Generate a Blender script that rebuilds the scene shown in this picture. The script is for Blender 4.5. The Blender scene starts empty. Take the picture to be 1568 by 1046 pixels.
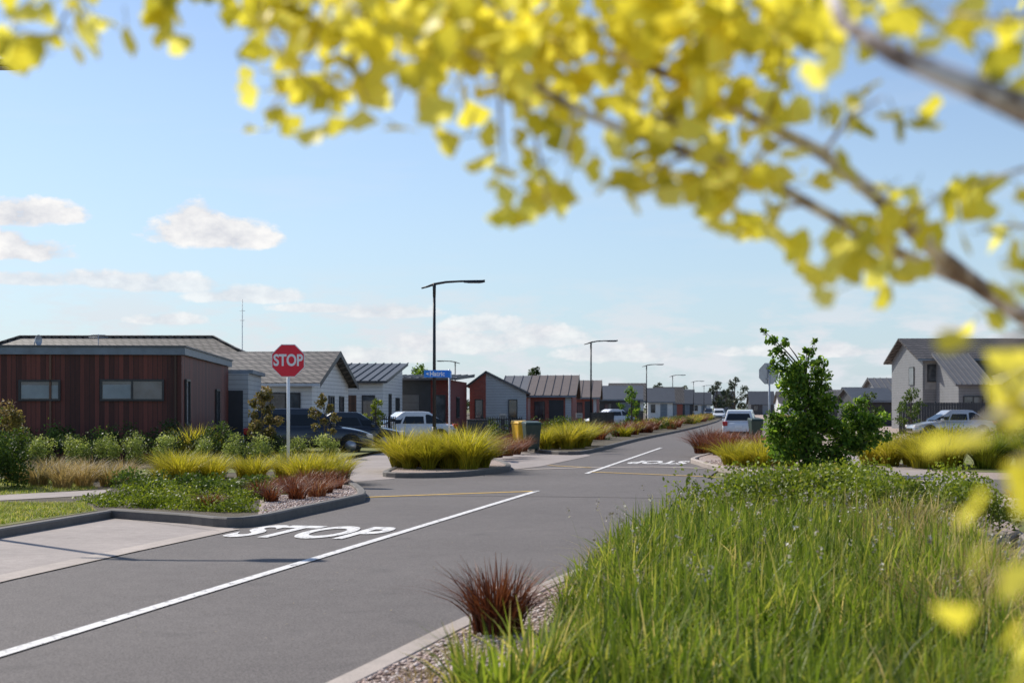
import bpy, math, random
import numpy as np
from mathutils import Vector, Matrix
rng=np.random.default_rng(7); random.seed(7)
scene=bpy.context.scene
scene.view_settings.view_transform='Standard'
scene.view_settings.look='None'
scene.view_settings.exposure=0
# site survey: eye height and sight lines -> metres on the ground
H=1.65;F=2178.0;CX=784.0;HY=624.0
def surv(a,b):
    d=H*F/(b-HY); return ((a-CX)*d/F,d)
def at(a,D): return (a-CX)*D/F
def ht(b,D): return H+(HY-b)*D/F
def P3(a,b,D): return (at(a,D),D,ht(b,D))
def S(t,s): return (-5.26+s*.2008+t*.9796, s*.9796-t*.2008)

# ------------------------------------------------------------ node helpers
class NG:
    def __init__(s,nt): s.nt=nt; s.n=nt.nodes; s.l=nt.links
    def new(s,t,**k):
        x=s.n.new(t)
        for a,b in k.items(): setattr(x,a,b)
        return x
    def put(s,v,sock):
        if isinstance(v,bpy.types.NodeSocket): s.l.new(v,sock)
        else:
            sock.default_value=v
    def m(s,op,a,b=0.0,c=None,clamp=False):
        x=s.new('ShaderNodeMath',operation=op,use_clamp=clamp)
        s.put(a,x.inputs[0]); s.put(b,x.inputs[1])
        if c is not None: s.put(c,x.inputs[2])
        return x.outputs[0]
    def mix(s,f,a,b,bt='MIX'):
        x=s.new('ShaderNodeMix',data_type='RGBA',blend_type=bt)
        s.put(f,x.inputs[0]); s.put(a,x.inputs[6]); s.put(b,x.inputs[7])
        return x.outputs[2]
    def noise(s,vec,scale,detail=3,rough=.55):
        x=s.new('ShaderNodeTexNoise'); x.inputs['Scale'].default_value=scale
        x.inputs['Detail'].default_value=detail; x.inputs['Roughness'].default_value=rough
        if vec is not None: s.l.new(vec,x.inputs['Vector'])
        return x.outputs['Fac']
    def ramp(s,f,stops):
        x=s.new('ShaderNodeValToRGB'); s.put(f,x.inputs[0])
        e=x.color_ramp.elements
        while len(e)<len(stops): e.new(.5)
        for i,(p,c) in enumerate(stops):
            e[i].position=p; e[i].color=(*c,1) if len(c)==3 else c
        return x.outputs[0]
    def mr(s,v,a,b,c,d):
        x=s.new('ShaderNodeMapRange'); s.put(v,x.inputs[0])
        for i,q in enumerate((a,b,c,d)): x.inputs[i+1].default_value=q
        return x.outputs[0]
def c4(c): return (c[0],c[1],c[2],1)
def newmat(name):
    m=bpy.data.materials.new(name); m.use_nodes=True
    g=NG(m.node_tree); b=m.node_tree.nodes['Principled BSDF']
    tc=g.new('ShaderNodeTexCoord')
    return m,g,b,tc.outputs['Object']
def bump(g,b,h,strength=.3,dist=.01):
    x=g.new('ShaderNodeBump'); x.inputs['Strength'].default_value=strength; x.inputs['Distance'].default_value=dist
    g.l.new(h,x.inputs['Height']); g.l.new(x.outputs[0],b.inputs['Normal'])
def mat(name,col,rough=.6,ns=3.0,na=.2,bs=0,metal=0,fine=0,fa=0.0):
    m,g,b,o=newmat(name)
    n=g.noise(o,ns,4); f=g.mr(n,.25,.75,1-na,1+na)
    if fine:
        n2=g.noise(o,fine,2); f=g.m('MULTIPLY',f,g.mr(n2,.3,.7,1-fa,1+fa))
    c=g.mix(1.0,c4(col),f,'MULTIPLY'); g.l.new(c,b.inputs['Base Color'])
    b.inputs['Roughness'].default_value=rough; b.inputs['Metallic'].default_value=metal
    if bs: bump(g,b,g.noise(o,fine or ns*10,3),bs,.01)
    return m
def leafmat(name,stops,trans=.35,ns=1.2,rough=.5,na=.3,tboost=1.3,tb=.7):
    m,g,b,o=newmat(name)
    a=g.new('ShaderNodeAttribute',attribute_name='rnd')
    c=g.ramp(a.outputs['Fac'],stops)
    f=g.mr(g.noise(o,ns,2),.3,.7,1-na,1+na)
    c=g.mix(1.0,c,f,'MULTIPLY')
    g.l.new(c,b.inputs['Base Color']); b.inputs['Roughness'].default_value=rough
    b.inputs['Specular IOR Level'].default_value=.3
    t=g.new('ShaderNodeBsdfTranslucent'); c2=g.mix(1.0,c,(tboost,tboost,tboost*tb,1),'MULTIPLY'); g.l.new(c2,t.inputs[0])
    mx=g.new('ShaderNodeMixShader'); mx.inputs[0].default_value=trans
    g.l.new(b.outputs[0],mx.inputs[1]); g.l.new(t.outputs[0],mx.inputs[2])
    out=g.n['Material Output']; g.l.new(mx.outputs[0],out.inputs[0])
    return m
def wallcoord(g,o):
    sp=g.new('ShaderNodeSeparateXYZ'); g.l.new(o,sp.inputs[0])
    xy=g.m('ADD',sp.outputs[0],sp.outputs[1]); return xy,sp.outputs[2],sp
def comb(g,x,y,z=0.0):
    c=g.new('ShaderNodeCombineXYZ'); g.put(x,c.inputs[0]); g.put(y,c.inputs[1]); g.put(z,c.inputs[2]); return c.outputs[0]
def timber(name,c1,c2,w=.14):
    m,g,b,o=newmat(name); xy,z,_=wallcoord(g,o)
    q=g.m('DIVIDE',xy,w); fl=g.m('FLOOR',q); fr=g.m('FRACT',q)
    wn=g.new('ShaderNodeTexWhiteNoise',noise_dimensions='1D'); g.l.new(fl,wn.inputs['W'])
    gr=g.noise(comb(g,g.m('MULTIPLY',xy,30),g.m('MULTIPLY',z,1.5),fl),1.0,4)
    f=g.m('MULTIPLY_ADD',wn.outputs[0],.6,g.m('MULTIPLY',gr,.5))
    c=g.ramp(f,[(.15,c1),(.85,c2)])
    gap=g.m('LESS_THAN',fr,.09); c=g.mix(gap,c,(.008,.005,.004,1))
    g.l.new(c,b.inputs['Base Color']); b.inputs['Roughness'].default_value=.6
    return m
def boards(name,col,h=.18):
    m,g,b,o=newmat(name); xy,z,_=wallcoord(g,o)
    fr=g.m('FRACT',g.m('DIVIDE',z,h)); d=g.m('LESS_THAN',fr,.1)
    f=g.mr(g.noise(o,2,3),.3,.7,.92,1.05)
    c=g.mix(1.0,c4(col),f,'MULTIPLY'); c=g.mix(d,c,c4([x*.45 for x in col]))
    g.l.new(c,b.inputs['Base Color']); b.inputs['Roughness'].default_value=.5
    bump(g,b,fr,.6,.03); return m
def brick(name,c1,c2,mortar):
    m,g,b,o=newmat(name); xy,z,_=wallcoord(g,o)
    t=g.new('ShaderNodeTexBrick'); g.l.new(comb(g,xy,z),t.inputs[0])
    t.inputs['Color1'].default_value=c4(c1); t.inputs['Color2'].default_value=c4(c2); t.inputs['Mortar'].default_value=c4(mortar)
    t.inputs['Scale'].default_value=1; t.inputs['Brick Width'].default_value=.24; t.inputs['Row Height'].default_value=.086; t.inputs['Mortar Size'].default_value=.008
    g.l.new(t.outputs[0],b.inputs['Base Color']); b.inputs['Roughness'].default_value=.8; return m
def tiles(name,c1,c2):
    m,g,b,o=newmat(name); sp=g.new('ShaderNodeSeparateXYZ'); g.l.new(o,sp.inputs[0])
    zz=g.m('MULTIPLY',sp.outputs[2],2.4)
    t=g.new('ShaderNodeTexBrick'); g.l.new(comb(g,g.m('ADD',sp.outputs[0],sp.outputs[1]),zz),t.inputs[0])
    t.inputs['Color1'].default_value=c4(c1); t.inputs['Color2'].default_value=c4(c2); t.inputs['Mortar'].default_value=c4([x*.15 for x in c1])
    t.inputs['Scale'].default_value=1; t.inputs['Brick Width'].default_value=.42; t.inputs['Row Height'].default_value=.46; t.inputs['Mortar Size'].default_value=.07
    f=g.mr(g.noise(o,1.3,3),.3,.7,.8,1.2)
    c=g.mix(1.0,t.outputs[0],f,'MULTIPLY')
    g.l.new(c,b.inputs['Base Color']); b.inputs['Roughness'].default_value=.6
    bump(g,b,g.m('FRACT',g.m('DIVIDE',zz,.46)),.7,.04); return m

# ------------------------------------------------------------ materials
M={}
m,g,b,o=newmat('asphalt')
big=g.noise(o,.25,4); fine=g.noise(o,70,2,.8); mid=g.noise(o,3.5,5)
base=g.ramp(g.m('MULTIPLY_ADD',big,.6,g.m('MULTIPLY',mid,.4)),[(.3,(.088,.075,.069)),(.7,(.130,.113,.104))])
vor=g.new('ShaderNodeTexVoronoi'); vor.inputs['Scale'].default_value=60; g.l.new(o,vor.inputs['Vector'])
sp_=g.mr(vor.outputs['Distance'],.1,.7,.6,1.35)
c=g.mix(1.0,base,g.m('MULTIPLY',sp_,g.mr(fine,.3,.7,.65,1.35)),'MULTIPLY')
spk=g.m('GREATER_THAN',g.noise(o,120,1),.67); c=g.mix(g.m('MULTIPLY',spk,.55),c,(.36,.33,.30,1))
st_=g.mr(g.noise(o,1.7,3,.5),.60,.76,0,.35); c=g.mix(st_,c,(.05,.045,.042,1))
g.l.new(c,b.inputs['Base Color']); b.inputs['Roughness'].default_value=.85; bump(g,b,fine,.6,.008); M['asphalt']=m
def concrete(name,col):
    m,g,b,o=newmat(name)
    n=g.noise(o,.8,5,.6); n2=g.noise(o,60,2); n3=g.noise(o,6,4)
    f=g.m('MULTIPLY',g.mr(n,.3,.7,.85,1.1),g.mr(n2,.3,.7,.88,1.12)); f=g.m('MULTIPLY',f,g.mr(n3,.3,.7,.88,1.08))
    g.l.new(g.mix(1.0,c4(col),f,'MULTIPLY'),b.inputs['Base Color']); b.inputs['Roughness'].default_value=.8
    bump(g,b,n2,.2,.004); return m
M['conc']=concrete('concrete_path',(.33,.28,.25)); M['conc2']=concrete('concrete_channel',(.42,.355,.305)); M['kerb']=concrete('kerb_concrete',(.15,.135,.12))
M['joint']=mat('joint_tar',(.05,.045,.04),.9)
def paint(name,col,wear=.62):
    m,g,b,o=newmat(name); n=g.noise(o,9,6,.75); n2=g.noise(o,90,2)
    k=g.mr(g.m('MULTIPLY_ADD',n,.75,g.m('MULTIPLY',n2,.25)),wear-.06,wear+.04,0,1)
    g.l.new(g.mix(k,c4(col),(.13,.12,.115,1)),b.inputs['Base Color']); b.inputs['Roughness'].default_value=.6; return m
M['white_line']=paint('white_road_paint',(.78,.75,.71),.58); M['yellow_line']=paint('yellow_road_paint',(.75,.45,.05),.60)
def ground(name,c1,c2,c3,sc=1.5):
    m,g,b,o=newmat(name); n=g.noise(o,sc,5,.7); n2=g.noise(o,40,3,.7)
    c=g.ramp(g.m('MULTIPLY_ADD',n,.65,g.m('MULTIPLY',n2,.35)),[(.32,c1),(.5,c2),(.68,c3)])
    g.l.new(c,b.inputs['Base Color']); b.inputs['Roughness'].default_value=.95; bump(g,b,n2,.8,.03); return m
M['lawn']=ground('lawn_grass',(.10,.13,.03),(.18,.19,.05),(.34,.28,.12))
M['dry']=ground('ground_dry_grass',(.10,.12,.04),(.16,.16,.06),(.24,.21,.11),.4)
M['mulch']=ground('gravel_mulch',(.22,.15,.12),(.40,.31,.26),(.56,.47,.42),14)
M['soil']=ground('dark_soil',(.06,.045,.028),(.10,.08,.05),(.16,.13,.08),3)
m,g,b,o=newmat('pebbles'); a=g.new('ShaderNodeAttribute',attribute_name='rnd')
g.l.new(g.ramp(a.outputs['Fac'],[(0,(.14,.085,.065)),(.35,(.38,.26,.21)),(.7,(.62,.48,.42)),(1,(.82,.74,.68))]),b.inputs['Base Color']); b.inputs['Roughness'].default_value=.8; M['peb']=m
M['timber']=timber('red_timber_cladding',(.045,.011,.007),(.21,.052,.033))
M['timber_b']=timber('brown_timber_cladding',(.06,.03,.018),(.17,.085,.05))
M['wb_white']=boards('white_weatherboard',(.80,.80,.79)); M['wb_grey']=boards('grey_weatherboard',(.24,.245,.25)); M['wb_lgrey']=boards('light_grey_weatherboard',(.52,.55,.57)); M['wb_dark']=boards('charcoal_weatherboard',(.06,.063,.07))
M['brick_red']=brick('red_brick',(.42,.095,.06),(.30,.065,.045),(.28,.18,.15)); M['brick_dk']=brick('dark_red_brick',(.25,.04,.03),(.17,.03,.024),(.12,.07,.06))
M['tile']=tiles('roof_tiles',(.115,.10,.085),(.165,.14,.12)); M['tile_g']=tiles('grey_roof_tiles',(.10,.088,.080),(.14,.125,.115))
M['metal_dk']=mat('dark_metal_roof',(.055,.06,.068),.5,2,.15); M['metal_br']=mat('brown_metal_roof',(.14,.105,.085),.55,2,.15); M['metal_gr']=mat('grey_metal_roof',(.12,.12,.125),.55,2,.15); M['metal_bl']=mat('black_metal',(.018,.019,.022),.45,5,.2)
M['fascia']=mat('fascia_grey_blue',(.20,.235,.27),.5); M['fascia_w']=mat('fascia_white',(.6,.6,.6),.5); M['charcoal']=mat('charcoal_paint',(.035,.037,.042),.5)
M['render']=mat('light_render',(.33,.32,.30),.7)
m,g,b,o=newmat('window_glass'); n=g.noise(o,1.6,2)
g.l.new(g.ramp(n,[(.35,(.02,.025,.03)),(.65,(.10,.11,.12))]),b.inputs['Base Color']); b.inputs['Roughness'].default_value=.06; b.inputs['Specular IOR Level'].default_value=.9; M['glass']=m
m,g,b,o=newmat('car_glass'); b.inputs['Base Color'].default_value=(.015,.018,.02,1); b.inputs['Roughness'].default_value=.04; M['cglass']=m
M['blind']=mat('window_blind',(.34,.37,.37),.5,1.5,.3)
M['frame']=mat('window_frame',(.03,.03,.033),.4)
def carpaint(name,col,metal=.3):
    m,g,b,o=newmat(name); f=g.mr(g.noise(o,4,3),.3,.7,.93,1.05)
    g.l.new(g.mix(1.0,c4(col),f,'MULTIPLY'),b.inputs['Base Color']); b.inputs['Roughness'].default_value=.3; b.inputs['Metallic'].default_value=metal; b.inputs['Coat Weight'].default_value=.8; b.inputs['Coat Roughness'].default_value=.05; return m
M['car_dark']=carpaint('car_paint_dark',(.02,.025,.035)); M['car_white']=carpaint('car_paint_white',(.75,.76,.77),0); M['car_silver']=carpaint('car_paint_silver',(.5,.51,.52),.5)
M['rubber']=mat('rubber',(.015,.015,.015),.8); M['hub']=mat('alloy_wheel',(.45,.45,.46),.35,8,.2,metal=.7)
M['redlens']=mat('tail_lens',(.45,.01,.01),.2); M['lens']=mat('head_lens',(.7,.7,.72),.1)
M['signred']=mat('sign_red',(.88,.012,.04),.4,3,.06); M['signwhite']=mat('sign_white',(.90,.90,.90),.4,3,.04); M['signblue']=mat('sign_blue',(.02,.24,.78),.4,3,.05); M['galv']=mat('galvanised_steel',(.42,.44,.46),.45,6,.15,metal=.4)
M['bin_green']=mat('bin_green_plastic',(.035,.06,.045),.5,5,.2); M['bin_yellow']=mat('bin_yellow_plastic',(.80,.46,.02),.5,5,.1)
M['bark']=mat('bark',(.10,.075,.055),.9,12,.4,bs=.6,fine=60,fa=.3)
m,g,b,o=newmat('ginkgo_bark'); n=g.noise(o,14,4,.7)
g.l.new(g.ramp(n,[(.34,(.12,.075,.055)),(.46,(.34,.25,.20)),(.56,(.88,.78,.72))]),b.inputs['Base Color']); b.inputs['Roughness'].default_value=.85; M['gbark']=m
# foliage
M['strap']=leafmat('strappy_leaf',[(0,(.045,.080,.008)),(.35,(.125,.185,.018)),(.65,(.23,.29,.032)),(.86,(.42,.40,.08)),(1,(.60,.47,.22))],.45,1.5)
M['lime']=leafmat('lime_grass',[(0,(.17,.17,.014)),(.5,(.40,.36,.025)),(.85,(.56,.47,.05)),(1,(.56,.43,.13))],.45,1.2)
M['tan']=leafmat('tan_grass',[(0,(.18,.15,.05)),(.5,(.38,.27,.12)),(1,(.56,.42,.22))],.35,1.5)
M['rust']=leafmat('bronze_grass',[(0,(.06,.016,.006)),(.5,(.18,.050,.020)),(.85,(.29,.10,.045)),(1,(.42,.22,.11))],.25,1.5)
M['hedge']=leafmat('hedge_leaf',[(0,(.03,.055,.010)),(.5,(.085,.135,.020)),(.85,(.17,.23,.035)),(1,(.28,.30,.08))],.3,2)
M['darkshrub']=leafmat('dark_shrub_leaf',[(0,(.018,.035,.010)),(.5,(.045,.075,.018)),(.85,(.09,.13,.03)),(1,(.18,.20,.07))],.3,2)
M['sagehedge']=leafmat('pale_hedge_leaf',[(0,(.07,.10,.025)),(.5,(.21,.26,.06)),(.85,(.36,.41,.11)),(1,(.52,.52,.22))],.4,2)
M['cover']=leafmat('groundcover_leaf',[(0,(.06,.09,.008)),(.5,(.17,.22,.018)),(.85,(.30,.34,.035)),(1,(.44,.36,.09))],.38,1.3)
M['tree']=leafmat('tree_leaf',[(0,(.03,.07,.010)),(.45,(.10,.19,.022)),(.8,(.28,.40,.045)),(1,(.45,.52,.08))],.5,2)
M['redtree']=leafmat('russet_leaf',[(0,(.08,.07,.02)),(.5,(.17,.15,.045)),(1,(.34,.20,.11))],.4,2)
M['farleaf']=leafmat('distant_leaf',[(0,(.05,.065,.04)),(.5,(.08,.10,.06)),(1,(.14,.16,.09))],.2,.1)
M['ginkgo']=leafmat('ginkgo_leaf',[(0,(.36,.35,.03)),(.2,(.64,.57,.05)),(.55,(.89,.79,.08)),(1,(.96,.90,.22))],.50,6,.5,.10,1.28,1.0)
M['flower']=leafmat('seed_head',[(0,(.16,.11,.08)),(.5,(.42,.37,.29)),(1,(.75,.70,.62))],.2,3)

# ------------------------------------------------------------ mesh helpers
def link(o,parent=None):
    scene.collection.objects.link(o)
    if parent is not None: o.parent=parent
    return o
def empty(name,loc=(0,0,0),rot=0):
    e=bpy.data.objects.new(name,None); e.location=loc; e.rotation_euler=(0,0,rot); e.empty_display_size=.5
    return link(e)
def obj(name,verts,faces,material,parent=None,smooth=False):
    me=bpy.data.meshes.new(name); me.from_pydata([tuple(v) for v in verts],[],faces); me.update()
    if smooth: me.polygons.foreach_set('use_smooth',[True]*len(me.polygons))
    if material: me.materials.append(material)
    return link(bpy.data.objects.new(name,me),parent)
def mesh_np(name,V,Fc,material,rnd=None,parent=None,smooth=False):
    V=np.ascontiguousarray(V,dtype=np.float32).reshape(-1,3); Fc=np.ascontiguousarray(Fc,dtype=np.int32); k=Fc.shape[1]
    me=bpy.data.meshes.new(name); me.vertices.add(len(V)); me.vertices.foreach_set('co',V.ravel())
    me.loops.add(Fc.size); me.loops.foreach_set('vertex_index',Fc.ravel())
    me.polygons.add(len(Fc)); me.polygons.foreach_set('loop_start',np.arange(0,Fc.size,k,dtype=np.int32))
    if smooth: me.polygons.foreach_set('use_smooth',np.ones(len(Fc),dtype=bool))
    me.update(calc_edges=True); me.validate()
    if rnd is not None:
        at_=me.attributes.new('rnd','FLOAT','POINT'); at_.data.foreach_set('value',np.ascontiguousarray(rnd,dtype=np.float32).ravel())
    me.materials.append(material)
    return link(bpy.data.objects.new(name,me),parent)
def box(p,name,x,y,z,m,bev=0):
    v=[(a,b_,c) for a in x for b_ in y for c in z]
    f=[(0,1,3,2),(4,6,7,5),(0,4,5,1),(2,3,7,6),(0,2,6,4),(1,5,7,3)]
    o=obj(name,v,f,m,p)
    if bev:
        q=o.modifiers.new('b','BEVEL'); q.width=bev; q.segments=2
    return o
def slab(p,name,a,b_,c,d,th,m,ribs=0,rm=None):
    """quad slab a-b (eave) c-d (ridge); ribs run eave->ridge"""
    a,b_,c,d=[Vector(q) for q in (a,b_,c,d)]
    n=(b_-a).cross(d-a).normalized()
    if n.z<0: n=-n
    lo=[q-n*th for q in (a,b_,c,d)]
    v=[a,b_,c,d]+lo
    obj(name,v,[(0,1,2,3),(7,6,5,4),(0,4,5,1),(1,5,6,2),(2,6,7,3),(3,7,4,0)],m,p)
    if ribs:
        vv=[];ff=[]
        for i in range(ribs+1):
            t=i/ribs; e=a.lerp(b_,t); r=d.lerp(c,t); w=(b_-a).normalized()*.02
            k=len(vv); vv+= [e-w+n*.002,e+w+n*.002,r+w+n*.002,r-w+n*.002,e-w+n*.06,e+w+n*.06,r+w+n*.06,r-w+n*.06]
            ff+= [(k+4,k+5,k+6,k+7),(k,k+1,k+5,k+4),(k+1,k+2,k+6,k+5),(k+2,k+3,k+7,k+6),(k+3,k,k+4,k+7)]
        obj(name+'_seams',vv,ff,rm or m,p)
def window(p,x0,x1,z0,z1,y,face='f',mull=1,blind=False,frame='frame',name='window'):
    t=.06; fm=M[frame]
    def bx(nm,a0,a1,b0,b1,d0,d1,mm):
        if face=='f': box(p,nm,(a0,a1),(y-d1,y-d0),(b0,b1),mm)
        else: box(p,nm,(y+d0,y+d1),(a0,a1),(b0,b1),mm)
    bx(name+'_frame_t',x0,x1,z1-t,z1,.0,.07,fm); bx(name+'_frame_b',x0,x1,z0,z0+t,.0,.08,fm)
    bx(name+'_frame_l',x0,x0+t,z0+t,z1-t,.0,.07,fm); bx(name+'_frame_r',x1-t,x1,z0+t,z1-t,.0,.07,fm)
    bx(name+'_glass',x0+t,x1-t,z0+t,z1-t,.004,.03,M['glass'])
    for i in range(1,mull+1):
        c=x0+(x1-x0)*i/(mull+1); bx(name+'_mullion',c-.025,c+.025,z0+t,z1-t,.031,.066,fm)
    if blind:
        c=x0+(x1-x0)/(mull+1)
        bx(name+'_blind',x0+t+.02,c-.04,z0+t+.02,z0+(z1-z0)*.75,.033,.036,M['blind'])
def garage(p,x0,x1,z1,y,m):
    box(p,'garage_door',(x0,x1),(y-.03,y),(0.1,z1),m)
    for i in range(1,5):
        z=.1+(z1-.1)*i/5; box(p,'garage_door_groove',(x0,x1),(y-.036,y-.0301),(z-.012,z+.012),M['frame'])
def tube(points,radii,n=8):
    pts=[Vector(q) for q in points]; V=[];Fc=[]
    for i,q in enumerate(pts):
        d=(pts[min(i+1,len(pts)-1)]-pts[max(i-1,0)]).normalized()
        u=d.cross(Vector((0,0,1)) if abs(d.z)<.95 else Vector((1,0,0))).normalized(); w=d.cross(u)
        for k in range(n):
            a=2*math.pi*k/n; V.append(q+(u*math.cos(a)+w*math.sin(a))*radii[i])
    for i in range(len(pts)-1):
        for k in range(n): Fc.append((i*n+k,i*n+(k+1)%n,(i+1)*n+(k+1)%n,(i+1)*n+k))
    Fc.append(tuple(range(n))[::-1]); Fc.append(tuple((len(pts)-1)*n+k for k in range(n)))
    return V,Fc
def multitube(name,lst,m,parent=None,n=8):
    V=[];Fc=[]
    for pts,r in lst:
        v,f=tube(pts,r,n); k=len(V); V+=v; Fc+=[tuple(i+k for i in q) for q in f]
    return obj(name,V,Fc,m,parent,True)
def sheet(name,pts,z,m,parent=None):
    return obj(name,[(x,y,z) for x,y in pts],[tuple(range(len(pts)))],m,parent)
def raised(name,pts,z,m,parent=None):
    n=len(pts); V=[(x,y,z) for x,y in pts]+[(x,y,-.05) for x,y in pts]
    return obj(name,V,[tuple(range(n))]+[(i,(i+1)%n,(i+1)%n+n,i+n) for i in range(n)],m,parent)
def smooth_line(pts,k=6):
    out=[];P=[np.array(q,float) for q in pts]
    for i in range(len(P)-1):
        p0=P[max(i-1,0)];p1=P[i];p2=P[i+1];p3=P[min(i+2,len(P)-1)]
        for j in range(k):
            t=j/k; out.append(.5*((2*p1)+(-p0+p2)*t+(2*p0-5*p1+4*p2-p3)*t*t+(-p0+3*p1-3*p2+p3)*t**3))
    out.append(P[-1]); return [tuple(q) for q in out]
def offs(pts,d):
    out=[]
    for i,q in enumerate(pts):
        a=np.array(pts[max(i-1,0)]);b_=np.array(pts[min(i+1,len(pts)-1)]); t=(b_-a)/np.linalg.norm(b_-a)
        out.append((q[0]-t[1]*d,q[1]+t[0]*d))
    return out
def ribbon(name,pts,w,z,m,parent=None):
    L=offs(pts,w/2);R=offs(pts,-w/2);n=len(pts)
    V=[(x,y,z) for x,y in L]+[(x,y,z) for x,y in R]
    return obj(name,V,[(i,i+n,i+1+n,i+1) for i in range(n-1)],m,parent)
def kerb(name,pts,w,z,m,parent=None):
    L=offs(pts,w/2);R=offs(pts,-w/2);L2=offs(pts,w/2-.02);R2=offs(pts,-w/2+.02);n=len(pts)
    V=[(x,y,-.02) for x,y in L]+[(x,y,z-.02) for x,y in L]+[(x,y,z) for x,y in L2]+[(x,y,z) for x,y in R2]+[(x,y,z-.02) for x,y in R]+[(x,y,-.02) for x,y in R]
    Fc=[]
    for i in range(n-1):
        for k in range(5): Fc.append((k*n+i,k*n+i+1,(k+1)*n+i+1,(k+1)*n+i))
    Fc+=[tuple(k*n for k in range(6)),tuple(k*n+n-1 for k in range(6))]
    return obj(name,V,Fc,m,parent)
# ---- vegetation
def inpoly(P,x,y):
    P=np.array(P); c=np.zeros(len(x),bool); j=len(P)-1
    for i in range(len(P)):
        a=(P[i,1]>y)!=(P[j,1]>y)
        with np.errstate(divide='ignore',invalid='ignore'):
            xx=(P[j,0]-P[i,0])*(y-P[i,1])/(P[j,1]-P[i,1])+P[i,0]
        c^=a&(x<xx); j=i
    return c
def scatter(poly,n):
    P=np.array(poly); lo=P.min(0);hi=P.max(0); out=np.zeros((0,2))
    while len(out)<n:
        q=rng.uniform(lo,hi,(n*2,2)); out=np.vstack([out,q[inpoly(poly,q[:,0],q[:,1])]])
    return out[:n]
def blade_arrays(base,z0,h,w,ang,lean,segs=4,rnd=None):
    n=len(base); t=np.linspace(0,1,segs+1)[None,:]
    d=np.stack([np.cos(ang),np.sin(ang)],1)
    r=(lean*h)[:,None]*t**1.8; zz=h[:,None]*(t-.32*np.minimum(lean,1.6)[:,None]*t**2.4)
    c=np.zeros((n,segs+1,3)); c[...,0]=base[:,0:1]+d[:,0:1]*r; c[...,1]=base[:,1:2]+d[:,1:2]*r; c[...,2]=z0+zz
    tw=ang+np.pi/2+rng.normal(0,.5,n); s=np.stack([np.cos(tw),np.sin(tw),np.zeros(n)],1)
    ww=(w[:,None]*np.clip(1.02-t**2.2,.04,1))/2
    A=c-s[:,None,:]*ww[...,None]; B=c+s[:,None,:]*ww[...,None]
    V=np.stack([A,B],2).reshape(n,-1,3)
    k=(segs+1)*2; b0=(np.arange(n)*k)[:,None]; i=np.arange(segs)[None,:]*2
    Fc=np.stack([b0+i,b0+i+1,b0+i+3,b0+i+2],2).reshape(-1,4)
    if rnd is None: rnd=rng.random(n)
    rt=np.clip(rnd[:,None]+np.clip(t-.72,0,1)*.9*rng.uniform(0,1,(n,1)),0,1)
    return V.reshape(-1,3),Fc,np.repeat(rt.reshape(-1),2)
def merge(parts):
    V=[];Fc=[];R=[];k=0
    for v,f,r in parts: V.append(v);Fc.append(f+k);R.append(r);k+=len(v)
    return np.vstack(V),np.vstack(Fc),np.concatenate(R)
def tufts(name,centres,m,h=.8,r=.12,n=220,w=.012,lean=(.3,1.3),z0=.1,hv=.25,spread=None):
    parts=[]
    for cx,cy in centres:
        s=rng.uniform(.75,1.2); a=rng.uniform(0,2*np.pi,n); rr=r*s*np.sqrt(rng.random(n))*(spread or 1)
        base=np.stack([cx+np.cos(a)*rr,cy+np.sin(a)*rr],1)
        hh=h*s*rng.uniform(1-hv,1+hv*.6,n)
        parts.append(blade_arrays(base,z0,hh,w*rng.uniform(.7,1.3,n),a+rng.normal(0,.5,n),rng.uniform(lean[0],lean[1],n),4,np.clip(rng.beta(2,2,n)+rng.normal(0,.10),0,1)))
    V,Fc,R=merge(parts); return mesh_np(name,V,Fc,m,R)
def leaf_arrays(c,size,rnd,asp=.55,up=0.0):
    n=len(c); a=rng.normal(size=(n,3)); a/=np.linalg.norm(a,axis=1)[:,None]
    b_=rng.normal(size=(n,3)); b_[:,2]*=(1-up); b_-=a*(a*b_).sum(1)[:,None]; b_/=np.linalg.norm(b_,axis=1)[:,None]
    s=(size*rng.uniform(.6,1.3,n))[:,None]/2
    V=np.stack([c-a*s,c+b_*s*asp,c+a*s,c-b_*s*asp],1).reshape(-1,3)
    return V,np.arange(n*4).reshape(-1,4),np.repeat(np.clip(rnd,0,1),4)
def blob(c,r,n,size,k=9,sub=.42,top=.15,fl=0):
    """foliage mass: leaves round k sub-clumps in an ellipsoid"""
    c=np.array(c,float);r=np.array(r,float)
    d=rng.normal(size=(k,3)); d/=np.linalg.norm(d,axis=1)[:,None]; cc=c+d*r*rng.uniform(.35,.8,(k,1))
    cr=rng.uniform(.7,1.25,k)*sub; co=rng.normal(0,.10,k)
    i=rng.integers(0,k,n); e=rng.normal(size=(n,3)); e/=np.linalg.norm(e,axis=1)[:,None]
    rad=rng.random(n)**.45*rng.uniform(.85,1.12,n)
    p=cc[i]+e*(cr[i]*rad)[:,None]*r
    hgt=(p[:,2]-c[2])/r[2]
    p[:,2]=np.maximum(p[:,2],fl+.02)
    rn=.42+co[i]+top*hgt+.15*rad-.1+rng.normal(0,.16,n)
    return leaf_arrays(p,size,rn)
def bushes(name,lst,m):
    V,Fc,R=merge([blob(*q) for q in lst]); return mesh_np(name,V,Fc,m,R)
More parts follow.
